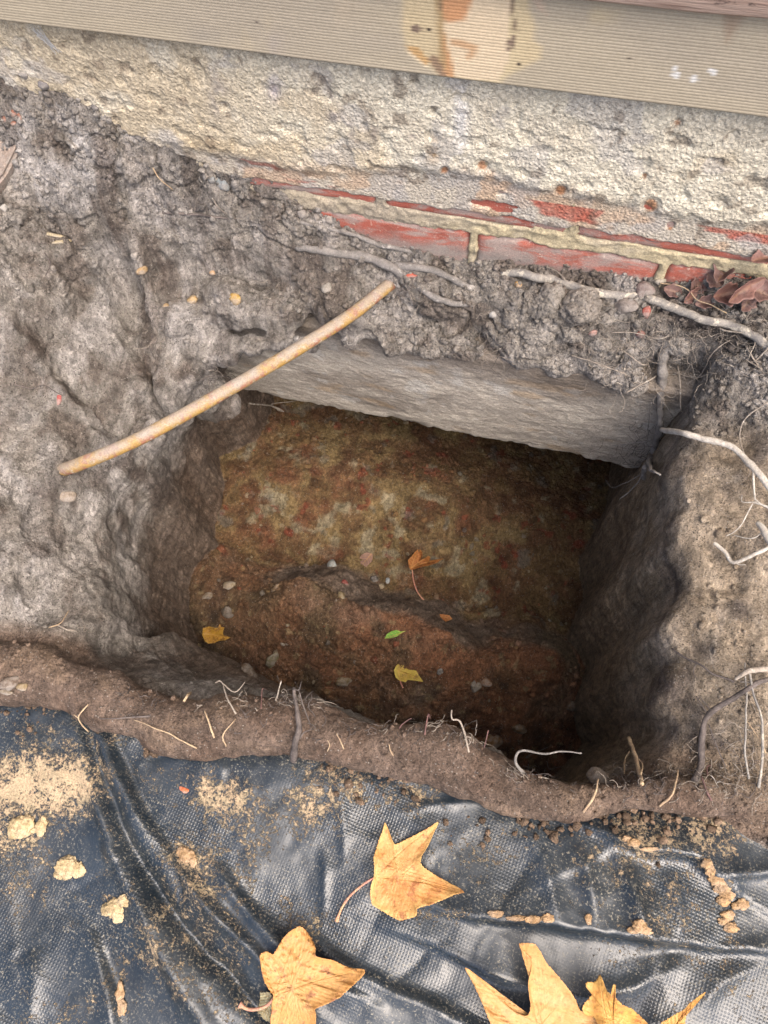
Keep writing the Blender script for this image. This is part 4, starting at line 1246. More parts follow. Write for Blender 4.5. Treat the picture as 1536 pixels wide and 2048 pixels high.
for pts, w0, w1, m_, lab in [
    ([(30, 770, .002), (60, 778, .004), (90, 772, .004), (125, 790, .002)], 4, 2, M_DARK, "thin dark rootlet on the left bank beside the smeared scoop"),
    ([(100, 1258, .004), (125, 1252, .008), (140, 1240, .012)], 4, 3, M_STRAW, "pale straw at the foot of the left bank"),
    ([(112, 1252, .004), (132, 1258, .008), (148, 1262, .008)], 6, 4, M_PALE, "pinkish straw at the foot of the left bank, lower of the two"),
    ([(120, 925, .008), (140, 928, .012), (158, 926, .012)], 3, 2, M_DARK, "dark hair root draped on the lower end of the pipe"),
    ([(420, 800, .0), (440, 765, .02), (410, 742, .01), (395, 760, .002)], 4, 2, M_DARK, "dark looping rootlet behind the middle of the pipe"),
    ([(428, 395, .003), (440, 420, .004), (470, 437, .003), (505, 420, .003)], 3, 2, M_PALE, "hair-thin white root above the black root on the upper bank"),
    ([(90, 505, .003), (97, 520, .004), (88, 552, .003)], 5, 3, M_DARK, "dark stub below the splintered wood fragment"),
]:
    root("bank_rootlet", pts, w0, w1, m_, lab, group=G, rough=.15)

# --- matted hair roots: nobody could count them
def hair(name, clusters, r, mat, seed):
    rg = np.random.default_rng(seed)
    parts = []
    for cx_, cy_, sx, sy, n, L in clusters:
        for i in range(n):
            p, nn = S(cx_ + rg.normal() * sx, cy_ + rg.normal() * sy, .001)
            k = 6
            dirv = rg.normal(size=3); dirv -= nn * (dirv @ nn) * .8
            dirv += np.array([0, -.2, -.35])
            dirv /= np.linalg.norm(dirv)
            P = [p]
            step = L * rg.uniform(.5, 1.3) / k
            for j in range(k):
                dirv = dirv + rg.normal(size=3) * .45 + nn * .10 * (2 - j)
                dirv /= np.linalg.norm(dirv)
                P.append(P[-1] + dirv * step)
            C = catmull(np.array(P), 12)
            parts.append(tube(C, np.linspace(r, r * .5, 12) * rg.uniform(.6, 1.3), 4, cap=False))
    v, f = join(parts)
    o = mesh_obj(name, v, f, mat)
    o['kind'] = 'stuff'
    return o
hair("hair_roots", [(1300, 735, 55, 35, 110, .035), (1230, 660, 60, 35, 70, .028), (1430, 690, 60, 30, 60, .03), (1330, 660, 60, 25, 60, .025), (800, 590, 35, 16, 26, .025), (540, 590, 30, 15, 16, .025), (1000, 680, 25, 30, 20, .03), (1240, 1560, 35, 12, 40, .018), (950, 1480, 40, 10, 22, .016), (1440, 1560, 50, 25, 70, .025), (470, 1405, 40, 8, 18, .02), (600, 1405, 30, 8, 20, .02), (830, 1450, 60, 8, 30, .018), (1050, 1545, 40, 10, 30, .022), (1500, 1470, 30, 60, 40, .035), (130, 1262, 50, 8, 12, .02), (300, 640, 18, 30, 14, .02), (420, 750, 20, 16, 14, .03), (1500, 640, 30, 40, 50, .03)], .00045, M_PALE, 5)
hair("dark_hair_roots", [(1280, 890, 22, 26, 60, .03), (1300, 1565, 50, 14, 50, .016), (1120, 1560, 60, 10, 40, .012), (1480, 610, 50, 30, 90, .03), (1350, 660, 90, 40, 90, .025), (860, 560, 60, 12, 50, .018), (800, 590, 35, 16, 30, .022), (560, 600, 30, 15, 20, .022), (130, 950, 35, 12, 18, .02), (300, 700, 14, 40, 30, .02), (430, 745, 20, 12, 24, .025), (1000, 690, 30, 30, 24, .03), (940, 1475, 60, 10, 50, .018), (560, 1400, 60, 10, 40, .018), (1060, 1545, 40, 10, 40, .022), (760, 1455, 60, 10, 30, .016), (300, 1400, 60, 12, 30, .016), (600, 1450, 120, 25, 30, .014), (120, 1250, 40, 8, 20, .014), (1480, 1540, 40, 30, 40, .02)], .0004, M_DARK, 6)

# --- crumbs of soil: stuff
def ico():
    bm = bmesh.new(); bmesh.ops.create_icosphere(bm, subdivisions=1, radius=1)
    bm.verts.ensure_lookup_table()
    v = np.array([q.co[:] for q in bm.verts]); f = np.array([[x.index for x in q.verts] for q in bm.faces]); bm.free()
    return v, f
IV, IF = ico()
def crumbs(name, prob, n, r0, r1, seed, mat, tint=1.0, pw=2.2):
    rg = np.random.default_rng(seed)
    p = prob / prob.sum()
    I = rg.choice(nV, size=n, p=p)
    r = r0 + (r1 - r0) * rg.random(n) ** pw
    VV = IV[None] * (1 + .28 * rg.normal(size=(n, len(IV), 1)).clip(-1.4, 1.4))
    VV = VV * rg.uniform(.65, 1.2, (n, 1, 3)) * r[:, None, None]
    A = rg.uniform(0, 2 * np.pi, n); ca, sa = np.cos(A), np.sin(A)
    X = VV[..., 0] * ca[:, None] - VV[..., 1] * sa[:, None]; Y = VV[..., 0] * sa[:, None] + VV[..., 1] * ca[:, None]
    VV = np.stack([X, Y, VV[..., 2]], -1) + (V_T[I] + N_T[I] * (r * .25)[:, None])[:, None] + rg.normal(size=(n, 1, 3)) * .0006
    C = np.repeat(np.clip(cl[I] * rg.uniform(.75, 1.35, (n, 1)) * tint, 0, .6), len(IV), axis=0)
    F = (IF[None] + (np.arange(n) * len(IV))[:, None, None]).reshape(-1, 3)
    o = mesh_obj(name, VV.reshape(-1, 3), F, mat, col=C, smooth=False)
    o['kind'] = 'stuff'
inv = sstep(-120, 0, u) * sstep(1660, 1540, u) * sstep(-.62, -.58, V_T[:, 1])
flat = sstep(.25, .6, N_T[:, 2])
contact = np.exp(-(V_T[:, 1] / .03) ** 2)
crumbs("soil_crumbs", inv * flat * (ledge * 1.0 + heap * .8 + contact * .8 + .02), 13000, .0006, .0050, 31, M_CLOD, pw=3.2)
crumbs("clay_crumbs", inv * flat * floor_m * (.15 + .85 * sstep(.0, .3, n_sm + n_mid)) * np.where(bk > .5, .3, 1.0), 4200, .0008, .0060, 32, M_CLOD, pw=3.4)
crumbs("bank_crumbs", inv * flat * (1 - floor_m) * (1 - deep) * (.06 + sstep(.0, .35, n_mid) + .5 * berm_m), 3500, .0005, .0030, 33, M_CLOD, pw=3)

PAL = np.array([lin(170, 140, 96), lin(190, 178, 150), lin(150, 112, 76), lin(120, 96, 74), lin(158, 84, 62), lin(150, 146, 138), lin(140, 110, 80), lin(130, 100, 74)]) * .7
cl_keep = cl.copy()
PAL = PAL * .82
cl = np.where(np.random.default_rng(4).random((nV, 1)) < .5, PAL[np.random.default_rng(5).integers(0, len(PAL), nV)] * .55 + cl * .45, cl)
crumbs("clay_chunks", inv * flat * floor_m * np.where(bk > .5, 1.0, .5) * sstep(-.2, .3, n_mid), 900, .0012, .0075, 35, M_CLOD, pw=2.6)
cl = cl_keep
def spill():
    rg = np.random.default_rng(77)
    n = 1500
    x = rg.uniform(-.52, .40, n)
    y = np.interp(x, BL[:, 0], BL[:, 1] - BL[:, 3]) + .006 - rg.exponential(.012, n)
    r = .0005 + .0045 * rg.random(n) ** 3.6
    keep_ = (fbm(np.stack([x, y, 0 * x], -1), .05, 3, 700) > -.12)
    x, y, r = x[keep_], y[keep_], r[keep_]
    n = len(x)
    z = np.array([tarp_z(a, b) for a, b in zip(x, y)]) + r * .4
    VV = IV[None] * (1 + .3 * rg.normal(size=(n, len(IV), 1)).clip(-1.4, 1.4)) * rg.uniform(.6, 1.2, (n, 1, 3)) * r[:, None, None] + np.stack([x, y, z], -1)[:, None]
    C = np.repeat(lin(126, 106, 88) * .7 * rg.uniform(.7, 1.5, (n, 1)), len(IV), axis=0)
    F = (IF[None] + (np.arange(n) * len(IV))[:, None, None]).reshape(-1, 3)
    o = mesh_obj("spilled_soil", VV.reshape(-1, 3), F, M_CLOD, col=C, smooth=False)
    o['kind'] = 'stuff'
spill()
# --- stones, clods and chips that can be picked out
def stone_mat(name, c, k=.56, var=.25, dust=.75):
    t = NT(name)
    a = lin(*c) * k
    b = t.mix(t.rng(t.noise(120, 5, .7), .35, .65), a * (1 - var), a * (1 + var))
    b = t.mix(t.math('MULTIPLY', t.rng(t.noise(70, 5, .7), .38, .6), dust), b, (.19, .17, .15))
    b = t.mul(b, t.rng(t.noise(650, 4, .75), .3, .7, .75, 1.2))
    return t.done(b, .88, t.bump(t.noise(330, 6, .75), .0012, .8), .25)
def stone(name, px, py, w, h, c, label, group=None, ang=0.0, sharp=.36, sink=.34, thick=.7, seed=None, cat=None, mat=None):
    seed = seed if seed is not None else int(px * 7 + py * 13)
    p, n = S(px, py)
    m = mpp(p)
    bm = bmesh.new(); bmesh.ops.create_icosphere(bm, subdivisions=3, radius=1)
    v = np.array([q.co[:] for q in bm.verts]); f = [[x.index for x in q.verts] for q in bm.faces]; bm.free()
    q = v + seed * 1.37
    rr = 1 + sharp * (1.1 * fbm(q, .9, 2, seed) + .5 * fbm(q, .35, 3, seed + 1))
    for kk in range(5):                                   # knock flat facets off it
        dv = np.random.default_rng(seed + kk).normal(size=3); dv /= np.linalg.norm(dv)
        s_ = v @ dv
        rr = np.where(s_ * rr > .78, .78 / np.maximum(s_, .3), rr)
    v = v * rr[:, None]
    rx, ry = w * m / 2, h * m / 2
    rz = min(rx, ry) * thick
    n = n / np.linalg.norm(n)
    r = ROT[:, 0]; a = r - n * (r @ n); a /= np.linalg.norm(a); b = np.cross(n, a)
    ca, sa = math.cos(ang), math.sin(ang)
    ax, bx = a * ca + b * sa, -a * sa + b * ca
    V_ = v[:, :1] * rx * ax + v[:, 1:2] * ry * bx + v[:, 2:] * rz * n
    o = mesh_obj(name, V_, f, mat or stone_mat(name + "_surface", c), smooth=True)
    o.location = p + n * rz * (1 - 2 * sink) * .6
    return tag(o, label, cat or name, group)
GF, GL, GT = "stones in the clay at the bottom of the pit", "stones and chips on the soil ledge", "stones on the left bank"
for a in [
    ("stone", 458, 1172, 30, 20, (170, 152, 124), "pale angular stone at the left end of the clay bench", GF, .5),
    ("stone", 416, 1192, 24, 14, (150, 132, 110), "flat brownish stone beside the pit's left wall", GF, .3),
    ("stone", 552, 1178, 24, 18, (160, 128, 88), "rounded tan stone near the crest of the clay bench", GF),
    ("stone", 682, 1192, 18, 30, (164, 142, 100), "upright yellowish stone on the bench crest's middle", GF),
    ("stone", 455, 1224, 26, 28, (132, 116, 98), "grey-brown rounded stone between the left leaf and the pale angular stone", GF),
    ("stone", 546, 1318, 24, 44, (134, 124, 88), "elongated greenish stone with a rusty end, lower left of the pit floor", GF, -.5),
    ("stone", 686, 1362, 32, 26, (138, 118, 84), "tan stone in a black patch of the pit floor", GF, .4),
    ("stone", 498, 1345, 50, 30, (112, 92, 72), "broad flat brown stone close to the near bank", GF, .5),
    ("stone", 566, 1288, 11, 9, (176, 164, 146), "tiny pale pebble at the centre left of the pit floor", GF),
    ("stone", 575, 1250, 10, 9, (150, 132, 100), "tiny tan pebble above the tiny pale one", GF),
    ("stone", 664, 1130, 20, 26, (176, 182, 178), "bluish white lump in the mottled clay behind the bench", GF),
    ("stone", 775, 1162, 12, 14, (176, 184, 186), "small bluish white pebble below the curled brown leaf", GF),
    ("stone", 748, 1158, 18, 16, (90, 84, 80), "dark grey lump left of the small bluish white pebble", GF),
    ("stone", 690, 1166, 18, 12, (150, 56, 46), "small red lump at the bench's back edge", GF),
    ("stone", 950, 1372, 22, 30, (160, 150, 134), "pale chipped stone on the right of the pit floor", GF, .3),
    ("stone", 968, 1362, 34, 22, (150, 112, 80), "rusty stone touching the pale chipped stone", GF),
    ("stone", 1038, 1455, 30, 40, (136, 108, 70), "ochre stone in the dark right corner of the pit", GF, .2),
    ("stone", 985, 1480, 40, 34, (140, 104, 62), "orange-brown stone just behind the near bank", GF),
    ("stone", 1142, 1412, 26, 22, (130, 106, 78), "dull stone against the foot of the right wall", GF),
    ("stone", 880, 1342, 14, 16, (120, 118, 116), "small grey pebble right of the yellow star leaf", GF),
    ("stone", 660, 440, 18, 20, (164, 154, 144), "rounded grey clod against the wall foot, right of two like it", GL),
    ("stone", 632, 434, 16, 20, (160, 150, 140), "rounded grey clod, middle of three against the wall foot", GL),
    ("stone", 604, 428, 20, 20, (156, 148, 140), "rounded grey clod, left of three against the wall foot", GL),
    ("stone", 448, 368, 34, 28, (140, 150, 154), "bluish grey angular stone where the upper bank meets the wall", GL, .4),
    ("stone", 424, 360, 18, 14, (150, 156, 156), "smaller bluish stone touching the bluish angular one", GL),
    ("stone", 1036, 569, 14, 14, (206, 158, 88), "small orange stone at the left end of the thick root", GL),
    ("stone", 944, 571, 14, 16, (200, 194, 184), "small white pebble at the tip of the short caked root", GL),
    ("stone", 986, 630, 16, 16, (206, 202, 194), "white pebble at the ledge's edge above the footing", GL),
    ("stone", 1290, 580, 36, 38, (140, 122, 116), "triangular grey-brown shard below the mortar drip", GL, .9),
    ("brick_chip", 1292, 624, 16, 24, (176, 92, 78), "red brick chip just below the thick root", GL),
    ("brick_chip", 1186, 666, 20, 14, (176, 132, 120), "pinkish brick chip among the grey clods", GL),
    ("brick_chip", 1282, 668, 18, 18, (156, 100, 88), "dull red brick chip in the root tangle", GL),
    ("stone", 1250, 610, 50, 34, (136, 124, 116), "rounded stone embedded under the thick root", GL),
    ("stone", 384, 602, 24, 22, (196, 164, 112), "pale orange stone in the hollow of the left bank", GL),
    ("stone", 425, 545, 14, 12, (204, 166, 122), "small peach stone on the rim of the hollow", GL),
    ("stone", 284, 540, 34, 16, (186, 154, 108), "flat tan stone at the hollow's left rim", GL),
    ("stone", 470, 597, 30, 22, (196, 158, 82), "crumbly mustard lump in the hollow", GL),
    ("stone", 332, 612, 14, 12, (190, 158, 112), "tan pebble in the hollow left of the pale orange stone", GL),
    ("stone", 1320, 562, 22, 16, (190, 180, 160), "pale lump of mortar fallen below the brick joint", GL),
    ("stone", 655, 576, 20, 30, (166, 160, 148), "pale elongated stone left of the pipe's upper end", GL),
    ("stone", 22, 1366, 44, 28, (122, 106, 92), "grey-brown stone at the left frame edge above the tarp", GT, .3),
    ("stone", 46, 1374, 24, 20, (158, 136, 100), "tan stone touching the grey-brown one above the tarp", GT),
    ("stone", 14, 1384, 34, 12, (150, 134, 112), "flat pale stone on the tarp's upper left edge", GT),
    ("stone", 8, 416, 16, 16, (196, 192, 184), "white pebble at the left frame edge of the upper bank", GT),
    ("stone", 135, 992, 36, 24, (164, 148, 130), "pale lump below the pipe's lower end", GT),
    ("stone", 88, 170, 20, 22, (140, 136, 136), "grey stone at the top of the dark crumbly heap", GT),
    ("stone", 48, 150, 22, 14, (176, 170, 162), "pale stone at the very top of the heap, beside the slab", GT),
    ("stone", 118, 208, 14, 12, (190, 186, 178), "white pebble on the dark crumbly heap", GT),
    ("stone", 190, 214, 16, 14, (128, 124, 122), "grey pebble on the heap close to the wall", GT),
]:
    stone(*a[:7], group=a[7], ang=a[8] if len(a) > 8 else 0.0)
stone("clod", 1198, 1562, 50, 60, (140, 126, 112), "angular grey clod sitting on the bank at the pit's near right corner", sharp=.35, sink=.15)
GC = "cracked clods along the ledge"
for px, py, w, h, lab in [(1090, 600, 74, 66, "large cracked pale clod left of a twin below the thick root's left end"), (1160, 610, 84, 76, "largest cracked pale clod directly below the thick root"), (1075, 668, 70, 46, "pale clod hanging over the footing's top edge"), (1140, 670, 50, 40, "rough clod below the largest cracked one"),
                          (1200, 690, 44, 34, "rough clod with brown hollow beside it above the footing"), (1195, 728, 44, 26, "small pale clod stuck on the footing face"), (1350, 690, 60, 50, "crumbly clod wrapped in white rootlets"), 
                          (1020, 640, 44, 50, "dark-sided clod left of the pale cracked clods"), (1215, 640, 40, 34, "clod between the largest cracked one and the root tangle")]:
    p, n = S(px, py)
    m = mpp(p)
    bm = bmesh.new(); bmesh.ops.create_icosphere(bm, subdivisions=5, radius=1)
    v = np.array([q.co[:] for q in bm.verts]); f = np.array([[x.index for x in q.verts] for q in bm.faces]); bm.free()
    q = v + px
    a1, a2 = worley(q, .62, px)
    b1, b2 = worley(q, .23, px + 5)
    rr = 1 + .22 * fbm(q, 1.0, 3, px) + .22 * (.5 - a1) + .09 * (.5 - b1) - .16 * sstep(.09, .0, a2 - a1) + .05 * fbm(q, .12, 3, px + 9)
    v = v * rr[:, None] * np.array([w * m / 2, h * m / 2, min(w, h) * m * .38])
    r = ROT[:, 0]; a = r - n * (r @ n); a /= np.linalg.norm(a); b = np.cross(n, a)
    R3 = np.stack([a, b, n], 1)
    i0 = int(np.argmin(((V_T - p) ** 2).sum(1)))
    cc = (cl[i0] * .4 + lin(176, 168, 157) * .68 * .6) * (1 + .25 * fbm(v, .012, 3, px + 3))[:, None]
    o = mesh_obj("soil_clod", v @ R3.T, f, M_CLOD, col=cc)
    o.location = p - n * min(w, h) * m * .08
    tag(o, lab, "clod", GC)

def slab_poly(name, pts, thick, mat, label, cat, off=.0, bev=.002):
    """pts: world points of the top face, in order"""
    P = np.array(pts)
    c = P.mean(0)
    bm = bmesh.new()
    vs = [bm.verts.new(Vector(q - c)) for q in P]
    f = bm.faces.new(vs)
    f.normal_update()
    n = f.normal.copy()
    if n.dot(Vector(CAM - c)) < 0:
        n = -n
    g = bmesh.ops.extrude_face_region(bm, geom=[f])
    bmesh.ops.translate(bm, verts=[q for q in g['geom'] if isinstance(q, bmesh.types.BMVert)], vec=-n * thick)
    bmesh.ops.recalc_face_normals(bm, faces=bm.faces)
    bmesh.ops.bevel(bm, geom=list(bm.edges), offset=bev, segments=2, affect='EDGES')
    bmesh.ops.triangulate(bm, faces=bm.faces)
    bmesh.ops.subdivide_edges(bm, edges=[e for e in bm.edges if e.calc_length() > .01], cuts=3)
    for q in bm.verts:
        pass
    me = bpy.data.meshes.new(name); bm.to_mesh(me); bm.free()
    me.materials.append(mat)
    o = bpy.data.objects.new(name, me); COL.objects.link(o)
    o.location = c
    return tag(o, label, cat)
M_SLAB = stone_mat("slab_surface", (150, 134, 122), .62, .3)
slab_poly("stone_slab", [Z(x, y, z) for x, y, z in [(-90, 130, .20), (0, 148, .20), (30, 178, .19), (56, 215, .18), (40, 262, .17), (36, 300, .16), (10, 350, .15), (-90, 470, .13)]], .03, M_SLAB, "brown-grey stone slab standing at the upper left frame edge", "slab", bev=.003)
M_ORC = stone_mat("orange_chip_surface", (214, 110, 62), .66, .15)
stone("orange_chip", 368, 1580, 24, 11, None, "orange chip lying on the tarp left of its dirt patch", ang=-.4, thick=.5, mat=M_ORC, cat="chip")
M_RC = stone_mat("red_chip_surface", (196, 88, 62), .66, .15)
stone("red_chip", 824, 551, 26, 11, None, "flat orange-red chip on the short caked root", ang=-.15, thick=.5, mat=M_RC, cat="chip")
M_RS = stone_mat("red_smear_surface", (178, 84, 80), .62, .15)
stone("red_fragment", 118, 798, 9, 34, None, "narrow red fragment pressed into the smeared left bank", ang=.05, thick=.4, sink=.45, mat=M_RS, cat="chip")
M_SPL = stone_mat("splinter_wood", (190, 174, 140), .62, .3)
for px, py, w, h, an, lab in [(112, 472, 56, 10, .25, "upper splinter of pale wood in the left bank"), (122, 484, 44, 9, .12, "lower splinter of pale wood in the left bank")]:
    stone("wood_splinter", px, py, w, h, None, lab, ang=an, thick=.8, mat=M_SPL, cat="splinter", group="wood splinters in the left bank")
M_PET = stone_mat("petal_surface", (170, 112, 88), .6, .25)
for i, (px, py, w, h, an, lab) in enumerate([(26, 226, 20, 12, .3, "pinkish dry bract on the slab, upper of the scatter"), (38, 232, 22, 10, -.6, "orange dry bract on the slab beside a white stalk"), (28, 246, 16, 10, .8, "small reddish bract on the slab, lowest of the scatter"), (8, 238, 12, 14, .2, "dark red bract on the slab at the frame edge")]):
    stone("dry_bract", px, py, w, h, None, lab, ang=an, thick=.35, mat=M_PET, cat="petal", group="dry bracts on the slab")

# --- lumps of dry clay on the tarp
M_CLAYL = stone_mat("dry_clay", (200, 176, 132), .60, .4, .35)
M_CLAYO = stone_mat("orange_clay", (190, 154, 112), .56, .4, .4)
def clay(px, py, blobs, mat, label, seed):
    p0, n0 = S(px, py)
    parts = []
    for i, (dx, dy, w, h) in enumerate(blobs):
        p, n = S(px + dx, py + dy)
        m = mpp(p)
        bm = bmesh.new(); bmesh.ops.create_icosphere(bm, subdivisions=4, radius=1)
        v = np.array([q.co[:] for q in bm.verts]); f = [[x.index for x in q.verts] for q in bm.faces]; bm.free()
        q = v + seed + i * 3.1
        rr = 1 + .50 * fbm(q, .7, 4, seed + i, .6) + .26 * fbm(q, .25, 3, seed + 40 + i) - .12 * sstep(.15, 0, np.abs(fbm(q, .5, 2, seed + 80)))
        v = v * rr[:, None] * np.array([w * m / 2, h * m / 2, min(w, h) * m * .2])
        R3 = np.stack([ROT[:, 0], np.cross([0, 0, 1.], ROT[:, 0]), [0, 0, 1.]], 1)
        parts.append((v @ R3.T + p + np.array([0, 0, .0015]) - p0, f))
    v, f = join(parts)
    o = mesh_obj("clay_lump", v, f, mat)
    o.location = p0
    tag(o, label, "clay lump", "dry clay lumps on the tarp")
clay(45, 1650, [(0, 0, 44, 40), (-14, 8, 30, 34), (12, -8, 26, 22), (-4, 18, 26, 16)], M_CLAYL, "pale crumpled clay lump at the tarp's left edge", 1)
clay(84, 1652, [(0, 0, 22, 34), (-16, 8, 22, 12)], M_CLAYL, "smaller pale clay lump joined by a crumb to the left-edge lump", 2)
clay(142, 1734, [(0, 0, 52, 40), (-22, 12, 24, 26), (16, 4, 30, 28), (-4, -12, 30, 16)], M_CLAYL, "whitish clay lump between the left-edge lump and the deep fold", 3)
clay(234, 1815, [(0, 0, 50, 36), (-18, 4, 26, 22), (4, 16, 32, 24), (16, -14, 24, 22)], M_CLAYL, "yellowish clay lump beside the tarp's deep fold", 4)
clay(1440, 1760, [(-28, -32, 22, 18), (-20, -18, 20, 22), (-8, -2, 34, 26), (4, 14, 30, 26), (14, 28, 30, 22), (6, 42, 24, 18), (-8, 12, 18, 26)], M_CLAYO, "long smear of orange clay dribbled across the tarp's right folds", 5)
clay(1484, 1808, [(0, 0, 26, 20), (-14, 4, 18, 14), (-30, 22, 26, 18), (-24, 46, 30, 18), (-38, 34, 22, 14)], M_CLAYO, "lower clump of orange clay by the right-hand tarp crease", 6)
clay(1278, 1852, [(0, 0, 30, 24), (-12, 8, 26, 14), (14, 10, 24, 12)], M_CLAYO, "small mound of clay in the tarp's long right crease", 7)
clay(1176, 1838, [(0, 0, 14, 18)], M_CLAYO, "tiny clay lump in the tarp's long right crease", 8)
clay(1094, 1836, [(0, 0, 24, 16), (-28, 2, 32, 14), (-60, 0, 40, 10), (-100, -8, 30, 14)], M_CLAYO, "row of clay crumbs along the long crease right of the large leaf", 9)
clay(1268, 1686, [(0, 0, 24, 16), (-14, -8, 20, 14), (30, 12, 40, 8)], M_CLAYO, "clay clump at the start of the upper right tarp fold", 10)
clay(376, 1712, [(0, 0, 30, 26), (-12, -8, 20, 20), (12, 10, 16, 20)], M_CLAYO, "brownish clay crumbs in the tarp beside the second fold", 11)
clay(240, 1985, [(0, 0, 16, 40), (4, 30, 18, 30)], M_CLAYO, "brown clay in the groove at the tarp's bottom edge", 12)

# --- leaves
def leaf_mat(name, c1, c2, edge, spots, k=.58):
    t = NT(name)
    a, b, e, s_ = [lin(*q) * k for q in (c1, c2, edge, spots)]
    base = t.mix(t.rng(t.noise(38, 4, .6), .36, .64), a, b)
    base = t.mix(t.math('MULTIPLY', t.rng(t.attr('rim', True), .72, 1.0), .55), base, e)
    base = t.mix(t.math('MULTIPLY', t.rng(t.noise(80, 5, .7), .53, .66), .8), base, s_)
    base = t.mix(t.math('MULTIPLY', t.rng(t.noise(260, 3, .6), .66, .72), .8), base, s_ * .45)
    vn = t.attr('vein', True)
    base = t.mix(t.math('MULTIPLY', vn, .55), base, lin(214, 168, 100) * k)
    base = t.mul(base, t.rng(t.noise(420, 4, .7), .3, .7, .86, 1.1))
    h = t.math('SUBTRACT', t.math('MULTIPLY', t.vor(230, 'DISTANCE_TO_EDGE'), .6), t.math('MULTIPLY', vn, .5))
    t.done(base, .55, t.bump(h, .0012, .7), .4)
    t.p.inputs['Subsurface Weight'].default_value = 0.0
    tr = t.n('ShaderNodeBsdfTranslucent')
    t.put(tr.inputs[0], base)
    mx = t.n('ShaderNodeMixShader'); mx.inputs[0].default_value = .22
    t.l(t.p.outputs[0], mx.inputs[1]); t.l(tr.outputs[0], mx.inputs[2]); t.l(mx.outputs[0], t.out.inputs[0])
    return t.m
M_STEM = wood("leaf_stalk", (.36, .15, .12), (.40, .24, .14), (.46, .34, .14), .62)
def leaf(name, outline, centre, junction, tips, mat, label, lift, stem=None, z_of=None, curl=None, group=None, stem_w=5, cat="leaf", ruff=.0028, seed=0, serr=1.9):
    """outline, centre, junction, tips in photograph pixels; z_of(px,py): height (m) of the sheet the leaf lies on; curl(px,py,r): raises it"""
    O = np.array(outline + [outline[0]], float)
    seg = np.linalg.norm(np.diff(O, axis=0), axis=1)
    s = np.concatenate([[0], np.cumsum(seg)])
    n = 260
    tt = np.linspace(0, s[-1], n, endpoint=False)
    ring = np.stack([np.interp(tt, s, O[:, 0]), np.interp(tt, s, O[:, 1])], -1)
    sm = ring.copy()
    for _ in range(2):
        sm = (np.roll(sm, 1, 0) + sm * 2 + np.roll(sm, -1, 0)) / 4
    ring = sm
    c = np.array(centre, float)
    dv = ring - c
    dv /= np.linalg.norm(dv, axis=1)[:, None] + 1e-9
    ring = ring + dv * ((np.abs((tt / 7.0) % 1 - .5) * 2 - .5) * (1 + .8 * np.sin(tt * .37)))[:, None] * serr
    R = np.linspace(0, 1, 26)[1:]
    px = np.vstack([c[None]] + [c + (ring - c) * r for r in R])
    rr = np.concatenate([[0]] + [np.full(n, r) for r in R])
    j = np.array(junction, float)
    vein = np.zeros(len(px))
    bestd = np.full(len(px), 1e9)
    sec = np.zeros(len(px))
    for tp_ in tips:
        e = np.array(tp_, float) - j
        L = np.linalg.norm(e)
        w = px - j
        k = np.clip((w @ e) / L ** 2, 0, 1)
        bow = np.sin(k * np.pi) * L * .03
        d_ = np.abs((w[:, 0] * e[1] - w[:, 1] * e[0]) / L - bow) + np.where((w @ e) < 0, 20, 0)
        vein = np.maximum(vein, np.clip(1 - d_ / (2.2 * (1.15 - k)), 0, 1))
        q_ = (k * L - d_ * .8) / (L * .085 + 3)
        sc_ = np.clip(1 - np.abs(q_ % 1 - .5) * (L * .085 + 3) / 1.5, 0, 1) * (k > .05) * .55
        m_ = d_ < bestd
        sec[m_] = sc_[m_]; bestd[m_] = d_[m_]
    vein = np.maximum(vein, sec)
    P = np.empty((len(px), 3))
    z0 = np.array([z_of(a, b) for a, b in px])
    P0 = np.array([Z(a, b, z) for (a, b), z in zip(px, z0)])
    dz = lift + ruff * fbm(P0, .03, 3, seed) * (1 + rr) + (curl(px, rr) if curl is not None else 0) - .0006 * vein
    P = np.array([Z(a, b, z) for (a, b), z in zip(px, z0 + dz)])
    F = [(0, 1 + i, 1 + (i + 1) % n) for i in range(n)]
    for r in range(len(R) - 1):
        o0, o1 = 1 + r * n, 1 + (r + 1) * n
        F += [(o0 + i, o1 + i, o1 + (i + 1) % n, o0 + (i + 1) % n) for i in range(n)]
    org = P[0].copy()
    e = empty(name, org)
    bl = mesh_obj("blade", P - org, F, mat, e, extra={'vein': vein, 'rim': rr})
    # face up, then give it real thickness
    bm = bmesh.new(); bm.from_mesh(bl.data); bmesh.ops.recalc_face_normals(bm, faces=bm.faces)
    if sum(f.normal.z for f in bm.faces) < 0:
        bmesh.ops.reverse_faces(bm, faces=bm.faces)
    bm.to_mesh(bl.data); bm.free()
    so = bl.modifiers.new("thickness", 'SOLIDIFY'); so.thickness = .00035; so.offset = -1
    if stem:
        Q = np.array([Z(a, b, z_of(a, b) + h) for a, b, h in stem])
        m = mpp(Q[0])
        C = catmull(Q, 40)
        rad = np.linspace(.8, 1.0, 40) * stem_w * m / 2
        rad[-5:] *= np.linspace(1.1, 1.9, 5)
        v, f = tube(C, rad, 8, .1, seed)
        mesh_obj("stalk", v - org, f, M_STEM, e)
    return tag(e, label, cat, group)

